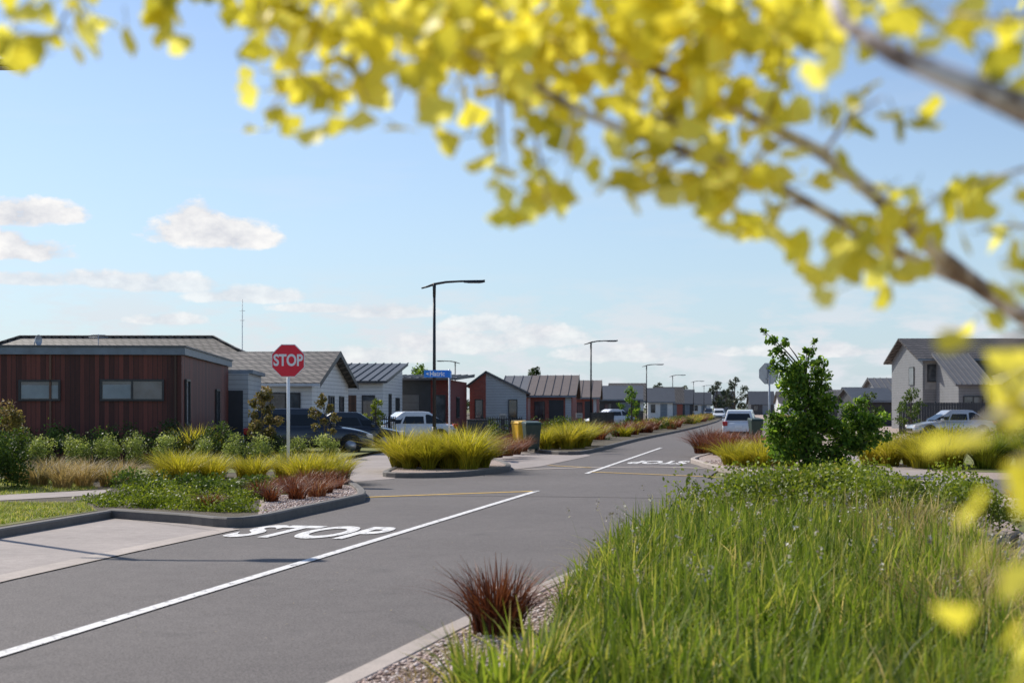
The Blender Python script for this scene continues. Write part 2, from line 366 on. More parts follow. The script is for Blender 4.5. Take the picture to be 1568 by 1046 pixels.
def tree(name,x,y,h,cr,trunk_r,m,n=5000,leaf=.09,base=.1,clumps=None,k=14,bark='bark',crown0=.35):
    e=empty(name,(x,y,0)); L=[]; parts=[]
    top=Vector((rng.normal(0,.05),rng.normal(0,.05),h*.92))
    tp=[Vector((0,0,base-.15)),Vector((.02,0,h*.3)),Vector((-.02,.02,h*.6)),top]
    L.append((tp,[trunk_r*1.2,trunk_r,trunk_r*.6,trunk_r*.15]))
    if clumps is None:
        clumps=[]
        for i in range(k):
            f=crown0+(1-crown0)*(i+.5)/k; wdt=cr*math.sin(math.pi*min(.95,(f-crown0)/(1-crown0)*.8+.18))
            a=i*2.4+rng.uniform(-.4,.4); clumps.append((math.cos(a)*wdt*rng.uniform(.3,.85),math.sin(a)*wdt*rng.uniform(.3,.85),h*f*.95,cr*rng.uniform(.28,.45)))
    tot=sum(q[3]**2 for q in clumps)
    for (cx,cy,cz,r) in clumps:
        z0=max(base+.1,min(cz-.5*math.hypot(cx,cy)-.15*h,h*.8)); 
        L.append(([(0,0,z0),(cx*.5,cy*.5,(z0+cz)/2+.05),(cx,cy,cz)],[trunk_r*.45,trunk_r*.3,trunk_r*.1]))
        parts.append(blob((cx,cy,cz),(r,r,r*.9),max(20,int(n*r*r/tot)),leaf,7,.55,.15,base))
    multitube('trunk',L,M[bark],e,7)
    V,Fc,R=merge(parts); mesh_np('crown',V,Fc,m,R,e); return e
def text(name,body,size,m,parent=None,bold=.0,ext=0.0,align='CENTER'):
    cu=bpy.data.curves.new(name,'FONT'); cu.body=body; cu.size=size; cu.align_x=align; cu.align_y='CENTER'; cu.offset=bold; cu.extrude=ext
    t=bpy.data.objects.new('tmp',cu); scene.collection.objects.link(t)
    dg=bpy.context.evaluated_depsgraph_get(); me=bpy.data.meshes.new_from_object(t.evaluated_get(dg)); me.name=name
    bpy.data.objects.remove(t); me.materials.clear(); me.materials.append(m)
    return link(bpy.data.objects.new(name,me),parent)

# ============================================================ GROUND
sheet('ground',[(-1500,-100),(1500,-100),(1500,2500),(-1500,2500)],-.03,M['dry'])
def street(s):
    t=0 if s<70 else -((s-70)**2)*.00018
    return S(t,s)
cl=[street(s) for s in list(range(-8,70,6))+list(range(70,420,15))]
ribbon('road',cl,5.9,0.0,M['asphalt'])
ribbon('road_cross_street',[(-3.6,29.9),(0,30.2),(5,29.2),(10,28.1),(30,24.5),(60,20)],7.4,.004,M['asphalt'])
# left verge
Lk=[surv(-500,925),surv(-200,860),surv(0,823),surv(170,793),surv(280,801),surv(368,807),surv(460,789),surv(540,771),surv(553,766),surv(550,757),surv(532,744),surv(510,728),surv(502,712),surv(560,693),surv(625,684)]
raised('planting_bed',Lk+[(-9,62),(-9,400),(-300,400),(-300,10)],.10,M['soil'])
kerb('kerb',smooth_line(Lk[:4],3),.14,.12,M['kerb'])
kerb('kerb',smooth_line(Lk[3:12],5),.15,.14,M['kerb'])
# driveway apron, left
ap=[surv(-500,1010),surv(0,889),surv(350,811),surv(372,806.5),surv(280,800),surv(170,792),surv(0,822),surv(-500,924)]
sheet('driveway',ap,.006,M['conc'])
ribbon('road_channel',[surv(-500,1005),surv(0,887),surv(180,847),surv(352,810.5)],.3,.011,M['conc2'])
ribbon('driveway_joint',[surv(175,793),surv(335,814)],.012,.012,M['joint'])
# lawn + path on left verge
LAW1=[(-30,23.0),surv(0,768),surv(150,757),surv(130,742),surv(0,740),(-30,30)]
LAW2=[surv(-300,850),surv(0,818),surv(150,792),surv(130,780),surv(0,779),surv(-300,800)]
sheet('lawn',LAW1,.104,M['lawn'])
sheet('footpath',[(-30,21.6),surv(0,776),surv(150,767),surv(172,758),surv(0,767),(-30,22.6)],.108,M['conc'])
sheet('lawn',LAW2,.104,M['lawn'])
sheet('lawn',[surv(470,716),surv(503,710),surv(590,693),surv(640,686),surv(480,688),surv(330,700)],.104,M['lawn'])
sheet('gravel',[surv(395,800),surv(460,786),surv(535,770),surv(548,764),surv(540,752),surv(470,745),surv(400,765)],.105,M['mulch'])
sheet('lawn',[(-16,33.5),(-9,32),(-5.6,34.5),(-5.6,36),(-16,36.2)],.106,M['lawn'])
# lane in concrete, beyond stop sign
sheet('driveway',[surv(520,738),surv(545,738),surv(604,733),surv(618,715),surv(640,700),surv(660,680),surv(565,690),surv(500,711),surv(508,728)],.008,M['conc'])
# island with big grasses
Ik=[surv(640,703),surv(606,722),surv(596,731),surv(690,731),surv(765,723),surv(778,719),surv(770,713),surv(748,704),surv(742,690)]
raised('planting_bed',Ik+[surv(640,688)],.10,M['mulch']); kerb('kerb',smooth_line(Ik,5),.15,.13,M['kerb'])
sheet('driveway',[surv(746,708),surv(790,719),surv(830,714),surv(905,698),surv(870,688),surv(800,680),surv(700,676),surv(742,690)],.009,M['conc'])
Jk=[surv(800,684),surv(822,693),surv(870,697),surv(905,693),surv(955,680)]+[(street(s)[0]-3.05,street(s)[1]) for s in (75,90,110,140,180,240,320,410)]
raised('planting_bed',Jk+[(-8,400),(-8,66)],.10,M['soil']); kerb('kerb',smooth_line(Jk,4),.15,.13,M['kerb'])
# right far corner
Rk=[(street(s)[0]+3.05,street(s)[1]) for s in (410,320,240,180,140,110,90,75,62)]+[surv(1070,704),surv(1072,712),surv(1110,722),surv(1180,731),surv(1250,738),surv(1330,744),surv(1430,762),surv(1800,800)]
raised('planting_bed',Rk+[(60,24),(300,30),(300,400)],.10,M['mulch']); kerb('kerb',smooth_line(Rk,4),.15,.13,M['conc2'])
sheet('footpath',[surv(1288,710),surv(1320,700),surv(1345,705),surv(1450,735),surv(1640,752),surv(1640,772),surv(1440,766),surv(1350,745),surv(1300,728)],.106,M['conc'])
sheet('driveway',[surv(1440,748),surv(1480,742),surv(1700,742),surv(1700,768),surv(1500,766)],.112,M['asphalt'])
sheet('lawn',[surv(1300,700),surv(1250,690),surv(1300,680),surv(1700,690),surv(1700,735),surv(1450,728)],.1055,M['lawn'])
# foreground bed
Fk=[(-3.0,1.0),(-2.15,4.0),(-1.45,6.5),(-0.88,8.5),(-0.28,10.7),(.62,13.6),(1.3,15.6),(2.3,18.6),(3.2,21),(4.4,22.6),(6.0,22.8),(7.2,21.2),(6.6,18.5),(5.0,15.5),(4.2,12),(3.8,8),(3.6,1)]
raised('planting_bed',Fk,.07,M['mulch'])
kerb('kerb',smooth_line(Fk[:10],5),.19,.08,M['conc2'])
sheet('footpath',[(5.5,15.5),(6.6,18.5),(7.2,21.5),(9.5,23.2),(14,21),(14,1),(3.6,1),(3.8,8),(4.2,12),(5.0,15.5)],.015,M['conc'])
sheet('lawn',[surv(1482,783),surv(1560,779),surv(1700,777),surv(1700,850),surv(1568,818)],.022,M['lawn'])
for a,b_ in ((18.2,.0),(20.5,.0)):
    ribbon('driveway_joint',[(7.0,a),(12,a-1)],.015,.019,M['joint'])
# markings
ribbon('road_marking',[(-5.9,-2.5),(-3.41,9.48),(-1.45,18.8),(0.50,28.1)],.12,.010,M['white_line'])
ribbon('road_marking',[surv(898,725.5),surv(1012,686)],.12,.010,M['white_line'])
ribbon('road_marking',[surv(552,762),surv(690,757),surv(822,752.5)],.15,.010,M['yellow_line'])
ribbon('road_channel',[surv(800,719),surv(900,716),surv(1000,715),surv(1080,717)],.36,.008,M['conc2'])
ribbon('road_marking',[surv(840,713),surv(905,716.5)],.12,.013,M['yellow_line'])
ribbon('road_marking',[surv(905,723),surv(1100,731)],.14,.012,M['yellow_line'])
th=-math.atan(.205)
t=text('road_marking','STOP',1.0,M['white_line'],None,.035); t.location=(-2.66,18.72,.010); t.rotation_euler=(0,0,th); t.scale=(.80,2.4,1)
t=text('road_marking','STOP',1.0,M['white_line'],None,.035); t.location=(surv(1010,708)[0],surv(1010,708)[1],.010); t.rotation_euler=(0,0,th+math.pi); t.scale=(.72,3.2,1)

# pebbles
def pebbles(name,poly,n,s,z):
    p=scatter(poly,n); o8=np.array([[1,0,0],[0,1,0],[-1,0,0],[0,-1,0],[0,0,1],[0,0,-.6]],float)
    sc=s*rng.uniform(.5,1.3,(n,1,1))*np.array([1,.8,.55])[None,None,:]*rng.uniform(.7,1.3,(n,6,1)); a=rng.uniform(0,6.28,n)
    v=o8[None]*sc; x=v[...,0]*np.cos(a)[:,None]-v[...,1]*np.sin(a)[:,None]; y=v[...,0]*np.sin(a)[:,None]+v[...,1]*np.cos(a)[:,None]
    V=np.stack([x+p[:,0:1],y+p[:,1:2],v[...,2]+z+s*.15],2).reshape(-1,3)
    f=np.array([[0,1,4],[1,2,4],[2,3,4],[3,0,4],[1,0,5],[2,1,5],[3,2,5],[0,3,5]])
    Fc=(np.arange(n)[:,None,None]*6+f[None]).reshape(-1,3)
    mesh_np(name,V,Fc,M['peb'],np.repeat(rng.random(n),6))
pebbles('gravel',[(-1.35,6.6),(-.75,8.6),(-.16,10.7),(.74,13.6),(1.3,15.4),(1.2,12),(.8,8),(.2,6)],10000,.022,.07)
pebbles('gravel',[surv(400,799),surv(460,785),surv(533,769),surv(546,763),surv(536,753),surv(470,750),surv(410,770)],4000,.022,.105)
pebbles('gravel',[surv(1075,712),surv(1110,720),surv(1250,736),surv(1350,744),surv(1330,728),surv(1120,708)],4000,.03,.10)
pp=scatter([(-3.2,9.5),(-1.1,9.5),(0.3,14),(1.6,19),(0.4,21),(-3,14)],120)
V,Fc,R=leaf_arrays(np.stack([pp[:,0],pp[:,1],np.full(len(pp),.02)],1),.026,rng.random(len(pp)),.7); V=V.reshape(-1,4,3); V[...,2]=.012+np.abs(V[...,2]-.02)*.3; mesh_np('fallen_leaves',V.reshape(-1,3),Fc,M['tan'],R)
parts=[]
for poly,n in (([surv(-60,768),surv(0,768),surv(150,757),surv(130,742),surv(-60,742)],8000),([surv(-60,826),surv(0,815),surv(145,792),surv(128,781),surv(-60,780)],11000)):
    p=scatter(poly,n); parts.append(blade_arrays(p,.104,rng.uniform(.03,.08,n),.008*np.ones(n),rng.uniform(0,6.28,n),rng.uniform(.2,1.4,n),2,rng.beta(2.4,1.4,n)))
V,Fc,R=merge(parts); mesh_np('lawn_turf',V,Fc,M['strap'],R)

# ============================================================ VEGETATION
G1=[(-.15,4.6),(.20,8.6),(.42,11.5),(.80,13.6),(1.40,15.6),(2.2,17.6),(4.9,16.2),(4.1,12),(3.6,8),(3.3,4.6)]
p=scatter(G1,21000); nz=np.sin(p[:,0]*2.3+1)*np.cos(p[:,1]*1.7)*.10+np.sin(p[:,0]*5.1+p[:,1]*3.3)*.05
fx=(p[:,0]-(-.05+.08*(p[:,1]-4)))
h=.50+nz+rng.normal(0,.09,len(p)); h*=np.clip(.6+fx*.9,.6,1.0)
right=np.clip((p[:,0]-(2.0+.14*(p[:,1]-5)))/1.2,0,1)
patch=np.sin(p[:,0]*3.1+2)*np.sin(p[:,1]*2.3)*.12
r_=np.clip(rng.beta(2.0,2.2,len(p))+patch+right*rng.uniform(-.1,.6,len(p)),0,1)
V,Fc,R=blade_arrays(p,.07,np.clip(h,.2,.9),.0185*rng.uniform(.5,1.4,len(p)),rng.uniform(0,2*np.pi,len(p)),np.abs(rng.normal(.32,.34,len(p))),4,r_)
mesh_np('strappy_grass_bed',V,Fc,M['strap'],R)
p=scatter(G1,6000); V,Fc,R=blade_arrays(p,.07,rng.uniform(.15,.42,len(p)),.010*np.ones(len(p)),rng.uniform(0,6.28,len(p)),rng.uniform(.4,1.8,len(p)),3)
mesh_np('dry_grass',V,Fc,M['tan'],R)
p=scatter([(.4,8.2),(.55,12),(1.3,15),(2.2,17.8),(4.7,17),(4.0,12),(3.5,8)],190); n=len(p); hh=rng.uniform(.5,.85,n); ag=rng.uniform(0,6.28,n); ln=rng.uniform(.05,.3,n)
V,Fc,R=blade_arrays(p,.07,hh,.006*np.ones(n),ag,ln,4,rng.uniform(.3,.9,n)); mesh_np('seed_stems',V,Fc,M['strap'],R)
tip=np.stack([p[:,0]+np.cos(ag)*ln*hh,p[:,1]+np.sin(ag)*ln*hh,.07+hh*(1-.32*ln)],1)
q=np.repeat(tip,9,0)+rng.normal(0,1,(n*9,3))*np.array([.008,.008,.022]); V,Fc,R=leaf_arrays(q,.022,rng.random(n*9),.7); mesh_np('seed_heads',V,Fc,M['flower'],R)
# groundcover mound behind
L=[]
for x,y in scatter([(2.5,18.0),(3.3,20.5),(4.4,21.9),(6.0,22.0),(6.7,20.6),(5.9,17.6),(4.7,16.4)],64):
    L.append(((x,y,.42+rng.uniform(-.03,.06)),(.60,.60,.42),650,.06,7,.5,.15,.07))
bushes('groundcover_shrub',L,M['cover'])
cs=[(3.0+rng.normal(0,.28)+.15*(y-8),y) for y in np.linspace(8,17.5,44)]
tufts('dry_grass',cs,M['tan'],.60,.2,130,.010,(.3,1.5),.05)
cs=[(3.6+rng.normal(0,.2)+.15*(y-8),y) for y in np.linspace(9,17,18)]
tufts('ornamental_grass',cs,M['lime'],.35,.15,120,.009,(.4,1.5),.05)
tufts('bronze_grass_tuft',[surv(762,985)],M['rust'],.44,.14,380,.012,(.1,1.2),.07,.3)
tufts('flax_tuft',[(-.20,7.3),(-.02,6.8),(.12,7.6)],M['strap'],.50,.10,80,.019,(.1,.8),.07,.3)
tufts('ornamental_grass',[(-.75,7.6),(-.5,8.2),(-.3,9.0)],M['tan'],.12,.2,80,.006,(.4,1.5),.07)
# left bed
tufts('ornamental_grass',[(surv(u,v)) for u,v in ((60,752),(95,756),(130,754),(165,752),(190,745),(40,748),(80,742),(140,744),(110,748),(20,745))],M['tan'],.62,.16,240,.012,(.3,1.3))
tufts('ornamental_grass',[(x,y) for x,y in ((-7.3,30.6),(-6.8,31.3),(-6.4,30.4),(-5.9,31.5),(-5.5,30.6),(-5.0,31.4),(-4.6,30.2),(-4.1,31.3),(-3.8,30.2),(-6.9,29.9),(-4.3,29.6),(-3.9,29.4),(-3.7,30.6))],M['lime'],.64,.2,380,.014,(.3,1.3))
tufts('ornamental_grass',[surv(u,v) for u,v in ((285,742),(330,738),(250,744),(380,735))],M['lime'],.45,.2,220,.012,(.3,1.4))
tufts('bronze_grass',[surv(u,v) for u,v in ((400,772),(415,778),(445,765),(470,762),(485,770),(500,764),(515,757),(455,774),(430,760),(320,790),(495,752),(520,748),(470,752),(450,756))],M['rust'],.36,.13,200,.011,(.3,1.4))
L=[]
for x,y in list(scatter([surv(150,786),surv(390,795),surv(430,775),surv(410,745),surv(250,738),surv(180,752)],54)):
    L.append(((x,y,.14),(.55,.45,.17),380,.055,6,.5,.12,.1))
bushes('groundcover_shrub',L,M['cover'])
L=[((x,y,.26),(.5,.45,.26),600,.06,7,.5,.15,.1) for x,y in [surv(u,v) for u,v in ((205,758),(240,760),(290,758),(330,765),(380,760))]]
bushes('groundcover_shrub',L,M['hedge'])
# hedge of round shrubs
L=[]
for i,x in enumerate(np.arange(-13.6,-4.2,.80)):
    L.append(((x+rng.normal(0,.05),36.4+rng.normal(0,.10),.52),(.41,.42,.46+rng.uniform(-.05,.03)),2000,.05,18,.5,.35,.1))
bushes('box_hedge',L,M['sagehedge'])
L=[]
for i,x in enumerate(np.arange(-16,-5.6,.95)):
    L.append(((x,38.9+rng.normal(0,.1),.56),(.54,.5,.48),1000,.07,10,.5,.3,.1))
L+=[((x,41-.05*i,.7+rng.uniform(-.15,.1)),(.7,.4,.55),800,.08,8,.5,.2,.1) for i,x in enumerate(np.arange(-19,-9.8,1.0))]
bushes('garden_shrubs',L,M['darkshrub'])
bushes('garden_shrubs',[((at(u,39.8),39.8,.8),(.5,.4,.55),700,.08,8,.5,.2,.1) for u in (90,150,330)],M['hedge'])
tufts('flax_plant',[(-8.8,39.9),(-8.4,40.1),(-9.1,40.0)],M['lime'],.95,.12,130,.04,(.2,.8))
L=[((at(8,27),27.2,.75),(.6,.6,.75),3500,.07,12,.45,.2,.1),((at(-30,27),27.4,.9),(.6,.6,.9),3000,.07,12,.45,.2,.1)]
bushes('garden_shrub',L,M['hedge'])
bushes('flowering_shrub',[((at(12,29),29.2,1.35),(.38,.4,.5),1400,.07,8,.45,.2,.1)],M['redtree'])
tree('ornamental_tree',at(402,39),39,2.15,.62,.03,M['redtree'],1900,.10,.1,k=9,crown0=.4)
tree('ornamental_tree',at(497,46),46,2.1,.5,.03,M['redtree'],900,.10,.1,k=8,crown0=.4)
# island big grasses
tufts('ornamental_grass',[(-2.6,36.2),(-2.1,35.8),(-1.6,36.3),(-1.1,35.9),(-.75,36.8),(-2.4,37.5),(-1.8,37.8),(-1.2,37.6),(-1.9,36.8),(-2.9,37.0)],M['lime'],1.05,.20,560,.016,(.3,1.45))
tufts('bronze_grass',[(-.2,45.5),(-.5,44),(.1,47),(.3,50),(-.4,53),(.2,54)],M['rust'],.75,.25,260,.016,(.4,1.4))
tufts('ornamental_grass',[(at(835,53),53),(at(850,54),54),(at(868,53.5),53.5),(at(885,54.5),54.5),(at(860,56),56),(at(842,57),57),(at(895,57),57),(at(880,58),58)],M['lime'],1.05,.22,380,.024,(.3,1.4))
cs=[];cl2=[];cr2=[]
for s in np.arange(64,200,3.2):
    X,Y=street(s); 
    for k in range(2):
        q=(X-4.1-rng.uniform(0,1.7),Y+rng.normal(0,.8)); w=rng.random()
        (cs if w<.5 else cl2 if w<.8 else cr2).append(q)
for s in np.arange(80,200,4.5):
    X,Y=street(s); q=(X+4.3+rng.uniform(0,1.2),Y); (cs if rng.random()<.6 else cl2).append(q)
tufts('bronze_grass',cs,M['rust'],.85,.35,150,.038,(.4,1.4)); tufts('ornamental_grass',cl2,M['lime'],.85,.35,150,.038,(.4,1.4))
bushes('verge_shrubs',[((x,y,.5),(.9,.9,.5),500,.1,8,.5,.2,.1) for x,y in cr2],M['hedge'])
# right far bed
tufts('bronze_grass',[(6.5,48),(6.9,46.5),(7.4,49),(7.2,51),(7.9,53),(6.9,44.5),(7.8,47),(7.6,55),(8.3,57),(8.5,50)],M['rust'],.85,.3,260,.022,(.4,1.4))
tufts('ornamental_grass',[(5.9,38.2),(6.3,38.9),(6.7,38.1),(6.1,37.4),(6.8,39.8),(7.3,38.9),(6.5,36.9),(7.2,37.5)],M['lime'],.80,.22,340,.016,(.3,1.4))
tufts('ornamental_grass',[(9.7,38.6),(10.2,38.9),(10.8,38.4),(11.3,39),(10.0,37.6),(10.6,37.2),(11.2,37.3),(11.8,38.2),(10.4,36.2),(11.0,36.2)],M['lime'],1.1,.25,420,.018,(.3,1.3))
tufts('ornamental_grass',[(12.0,36.0),(12.5,36.6),(13.1,36),(13.6,37),(12.8,37.8),(13.9,35.8),(14.5,36.5)],M['cover'],.95,.25,380,.018,(.3,1.3))
tufts('dry_grass',[surv(u,v) for u,v in ((1290,742),(1330,745),(1360,750),(1390,752),(1480,765),(1560,770))],M['tan'],.2,.2,140,.01,(.5,1.5))
# street tree
cl_=[(-.35,0,.55,.55),(.2,-.1,.5,.55),(.60,0,.6,.48),(-.55,.1,.95,.52),(-.1,0,1.05,.60),(.45,.1,1.1,.55),(-.55,0,1.45,.48),(0,-.1,1.55,.56),(.45,0,1.65,.48),(-.35,0,1.95,.46),(.12,0,2.15,.44),(-.35,.05,2.35,.36),(.4,0,2.25,.34),(-.15,0,2.65,.30),(.28,0,2.6,.26),(-.62,0,2.65,.27),(-.62,0,2.95,.23),(-.80,0,3.2,.16),(-.45,0,3.15,.15),(-.95,0,3.4,.10),(.1,0,2.95,.19),(.20,0,3.15,.09),
     (.95,0,1.05,.42),(1.25,.1,1.35,.36),(1.5,0,1.2,.36),(1.0,0,1.6,.26),(1.28,0,1.75,.20),(.98,.1,.75,.40),(1.4,0,.85,.34),(1.75,0,1.35,.22),(.7,0,.35,.35),(1.72,0,1.0,.22)]
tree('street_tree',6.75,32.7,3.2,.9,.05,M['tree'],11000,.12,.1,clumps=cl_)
tree('street_tree',at(967,92),92,3.0,1.0,.06,M['tree'],1500,.14,.1,k=10,crown0=.25)
tree('garden_tree',at(640,105),105,4.9,1.6,.1,M['tree'],1500,.22,.1,k=10)
tree('garden_tree',at(818,135),135,5.6,1.2,.1,M['darkshrub'],1300,.25,.1,k=9)
tree('garden_tree',at(576,57),57,2.0,.55,.04,M['cover'],1200,.1,.1,k=9,crown0=.25)
tree('garden_tree',at(1330,70),70,2.4,.8,.05,M['hedge'],1300,.12,.1,k=9,crown0=.3)
tree('garden_tree',at(1395,78),78,2.7,1.0,.05,M['hedge'],1300,.13,.1,k=9,crown0=.25)
for u,D,hh in ((1098,330,7.5),(1125,350,9),(1112,380,7),(1005,300,6.5),(1047,330,6.5),(1265,300,6),(1330,260,6)):
    tree('distant_tree',at(u,D),D,hh,hh*.4,.25,M['farleaf'],900,.6,0,k=9,crown0=.2)
L=[]
for i in range(120):
    x=rng.uniform(-240,330); L.append(((x,430+rng.uniform(-15,60),2.2),(9,4,rng.uniform(1.8,3.6)),170,1.2,7,.5,.2,0))
bushes('distant_tree_line',L,M['farleaf'])
L=[((x,y,.6),(1.0,.5,.6),500,.12,8,.5,.2,.1) for x,y in [(at(u,78),78+.1*i) for i,u in enumerate(range(745,880,22))]]
bushes('garden_hedge',L,M['hedge'])
L=[((x,62,.45),(.8,.5,.45),500,.1,8,.5,.2,.1) for x in np.arange(-3.4,-.6,.9)]
L+=[((x,y,.5),(1.2,.7,.5),500,.12,8,.5,.2,.1) for x,y in ((12,62),(14,60),(16,63),(18.5,61),(20.5,58),(22.5,60),(12.5,48),(15.5,47),(17,49),(19,52))]
bushes('garden_hedge',L,M['hedge'])

# ============================================================ HOUSES
def gable_x(p,x0,x1,y0,y1,ze,zr,m,o=.35,ribs=0,wall=None,yr=None,th=.12):
    yr=(y0+y1)/2 if yr is None else yr
    sl=(zr-ze)/(yr-y0); z0=ze-o*sl; sl2=(zr-ze)/(y1-yr); z1=ze-o*sl2
    slab(p,'roof_front',(x0-o,y0-o,z0+th),(x1+o,y0-o,z0+th),(x1+o,yr,zr+th),(x0-o,yr,zr+th),th,m,ribs)
    slab(p,'roof_back',(x1+o,y1+o,z1+th),(x0-o,y1+o,z1+th),(x0-o,yr,zr+th+.003),(x1+o,yr,zr+th+.003),th,m,ribs)
    if wall:
        for x,d in ((x0+.002,-1),(x1-.002,1)):
            obj('gable_wall',[(x,y0,ze),(x,y1,ze),(x,yr,zr)],[(0,1,2)],wall,p)
    box(p,'gutter',(x0-o,x1+o),(y0-o-.10,y0-o),(z0-.03,z0+.09),M['fascia'] if m!=M['tile'] else M['fascia_w'])
    for x in (x1+o,):
        obj('barge_board',[(x+.003,y0-o,z0+th+.02),(x+.003,yr,zr+th+.03),(x+.003,yr,zr-.12),(x+.003,y0-o,z0-.1)],[(0,1,2,3)],M['charcoal'],p)
        obj('barge_board',[(x+.003,y1+o,z1+th+.02),(x+.003,yr,zr+th+.03),(x+.003,yr,zr-.12),(x+.003,y1+o,z1-.1)],[(0,1,2,3)],M['charcoal'],p)
# 1 timber clad flat-roof house
e=empty('timber_clad_house',(-9.76,42,0),math.radians(5))
box(e,'walls',(-10,0),(0,12.4),(0,3.2),M['timber'])
box(e,'roof_fascia',(-10.2,.12),(-.14,12.6),(3.2,3.42),M['fascia']); box(e,'roof_cap',(-10.24,.16),(-.18,12.64),(3.421,3.47),M['metal_gr'])
window(e,-4.68,-3.48,1.84,2.46,0,blind=True,mull=0,name='window'); window(e,-2.35,-.5,1.84,2.48,0,mull=1,blind=True)
window(e,.6,1.5,1.1,2.5,0,'s',0); window(e,8.2,9.2,.2,2.3,0,'s',0)
box(e,'side_wing',(-4,.75),(12.45,18),(0,2.95),M['wb_lgrey']); box(e,'side_wing_roof',(-4.1,.9),(12.66,18.2),(2.951,3.1),M['fascia'])
box(e,'door',(-.2,.55),(12.41,12.449),(0.1,2.3),M['charcoal'])
for i in range(3): box(e,'downpipe',(-7.4+i*3.6,-7.34+i*3.6),(-.07,-.002),(0,3.2),M['timber_b'])
V=[];Fc=[]
for k in range(6):
    for j in range(14):
        a=j/14*6.283; r=.034*k+.001; V.append((-4.45+.10*(k/5)**2+.35*r*math.cos(a),1.0+r*math.cos(a),3.66+r*math.sin(a)))
for k in range(5):
    for j in range(14): Fc.append((k*14+j,k*14+(j+1)%14,(k+1)*14+(j+1)%14,(k+1)*14+j))
obj('satellite_dish',V,Fc,M['galv'],e,True); multitube('dish_arm',[([(-4.5,1.02,3.45),(-4.46,1.0,3.66)],[.015,.015])],M['galv'],e)
multitube('aerial',[([(-3.0,3,3.4),(-3.0,3,3.95)],[.012,.012]),([(-3.3,3,3.85),(-2.7,3,3.85)],[.01,.01]),([(-3.2,2.9,3.93),(-2.8,3.1,3.93)],[.01,.01])],M['galv'],e)
# 2 tiled house behind
e=empty('tiled_roof_house',(0,0,0),0)
def hip(p,x0,x1,y0,y1,ze,zr,m):
    yr=(y0+y1)/2; d=(y1-y0)/2
    obj('hip_roof',[(x0,y0,ze),(x1,y0,ze),(x1,y1,ze),(x0,y1,ze),(x0+d,yr,zr),(x1-d,yr,zr)],[(0,1,5,4),(1,2,5),(2,3,4,5),(3,0,4),(3,2,1,0)],m,p)
    multitube('ridge_cap',[([(x0,y0,ze+.03),(x0+d,yr,zr+.03),(x1-d,yr,zr+.03),(x1,y0,ze+.03)],[.09,.09,.09,.09])],m,p,6)
hip(e,-33,-10.4,72,84,2.7,5.5,M['tile']); box(e,'walls_rear',(-32.5,-10.9),(72.5,83.5),(0,2.68),M['wb_lgrey'])
e2=empty('weatherboard_house',(-8.75,62.2,0),math.radians(-4))
box(e2,'walls',(-12,0),(0,8.6),(0,2.75),M['wb_white']); gable_x(e2,-12,0,0,8.6,2.75,4.15,M['tile'],.45,0,M['wb_white'])
garage(e2,-5.6,-3.0,2.3,-.012,M['charcoal']); window(e2,-2.5,-.5,1.0,2.3,0,mull=2); window(e2,-9.5,-7,1.0,2.3,-.012); window(e2,3.6,4.8,1.0,2.2,0,'s',1); window(e2,6.2,7.2,1.0,2.2,0,'s',0)
box(e2,'garage_surround',(-12,-2.7),(-.012,-.001),(0,2.749),M['timber_b'])
# 3 white mono-pitch
e=empty('mono_pitch_house',(at(586,75),75,0),math.radians(-3))
obj('walls',[(-7,0,0),(0,0,0),(0,8,0),(-7,8,0),(-7,0,3.0),(0,0,3.0),(0,8,4.05),(-7,8,4.05)],[(0,1,5,4),(1,2,6,5),(2,3,7,6),(3,0,4,7)],M['wb_white'],e)
slab(e,'roof',(-7.3,-.5,3.05),(.3,-.5,3.05),(.3,8.4,4.23),(-7.3,8.4,4.23),.13,M['metal_dk'],16)
garage(e,-3.6,-1.4,2.3,0,M['timber_b']); window(e,-1.1,-.4,.9,2.3,0,mull=0); box(e,'porch',(-5.6,-3.8),(-.01,0),(0,2.6),M['charcoal']); window(e,2.2,3.0,1,2.4,0,'s',0); window(e,5,6.4,1.3,2.2,0,'s',1)
# 4 dark flat
e=empty('dark_brick_house',(at(690,85),85,0),math.radians(-4))
box(e,'walls',(-5.5,0),(0,9.5),(0,3.3),M['brick_dk']); box(e,'front_cladding',(-5.5,-1.2),(-.02,-.001),(0,3.29),M['charcoal'])
slab(e,'roof',(-5.9,-.8,3.42),(.5,-.8,3.42),(.5,9.8,3.8),(-5.9,9.8,3.8),.14,M['metal_gr'],14); garage(e,-4.2,-1.9,2.4,-.02,M['metal_gr']); window(e,-1.0,-.3,.6,2.4,0,mull=0); window(e,3,4.5,1,2.3,0,'s')
box(e,'post',(-5.3,-5.2),(-.7,-.6),(0,3.3),M['charcoal'])
# 5 brick + grey gable
e=empty('brick_gable_house',(0,95,0),0)
xl,xa,xr=at(719,95),at(744,95),at(806,95); zl,za,zr_=3.1,3.95,2.6
obj('gable_front_brick',[(xl,0,0),(xa,0,0),(xa,0,za),(xl,0,zl)],[(0,1,2,3)],M['brick_red'],e)
obj('gable_front_boards',[(xa,0,0),(xr,0,0),(xr,0,zr_),(xa,0,za)],[(0,1,2,3)],M['wb_lgrey'],e)
obj('side_wall',[(xr,0,0),(xr,9,0),(xr,9,zr_),(xr,0,zr_)],[(0,1,2,3)],M['brick_red'],e); obj('side_wall_l',[(xl,0,0),(xl,9,0),(xl,9,zl),(xl,0,zl)],[(0,1,2,3)],M['brick_red'],e)
slab(e,'roof_left',(xl-.25,-.3,zl+.0),(xl-.25,9,zl+.0),(xa,9,za+.15),(xa,-.3,za+.15),.12,M['metal_dk'])
slab(e,'roof_right',(xr+.3,-.3,zr_+.0),(xr+.3,9,zr_+.0),(xa,9,za+.153),(xa,-.3,za+.153),.12,M['metal_gr'])
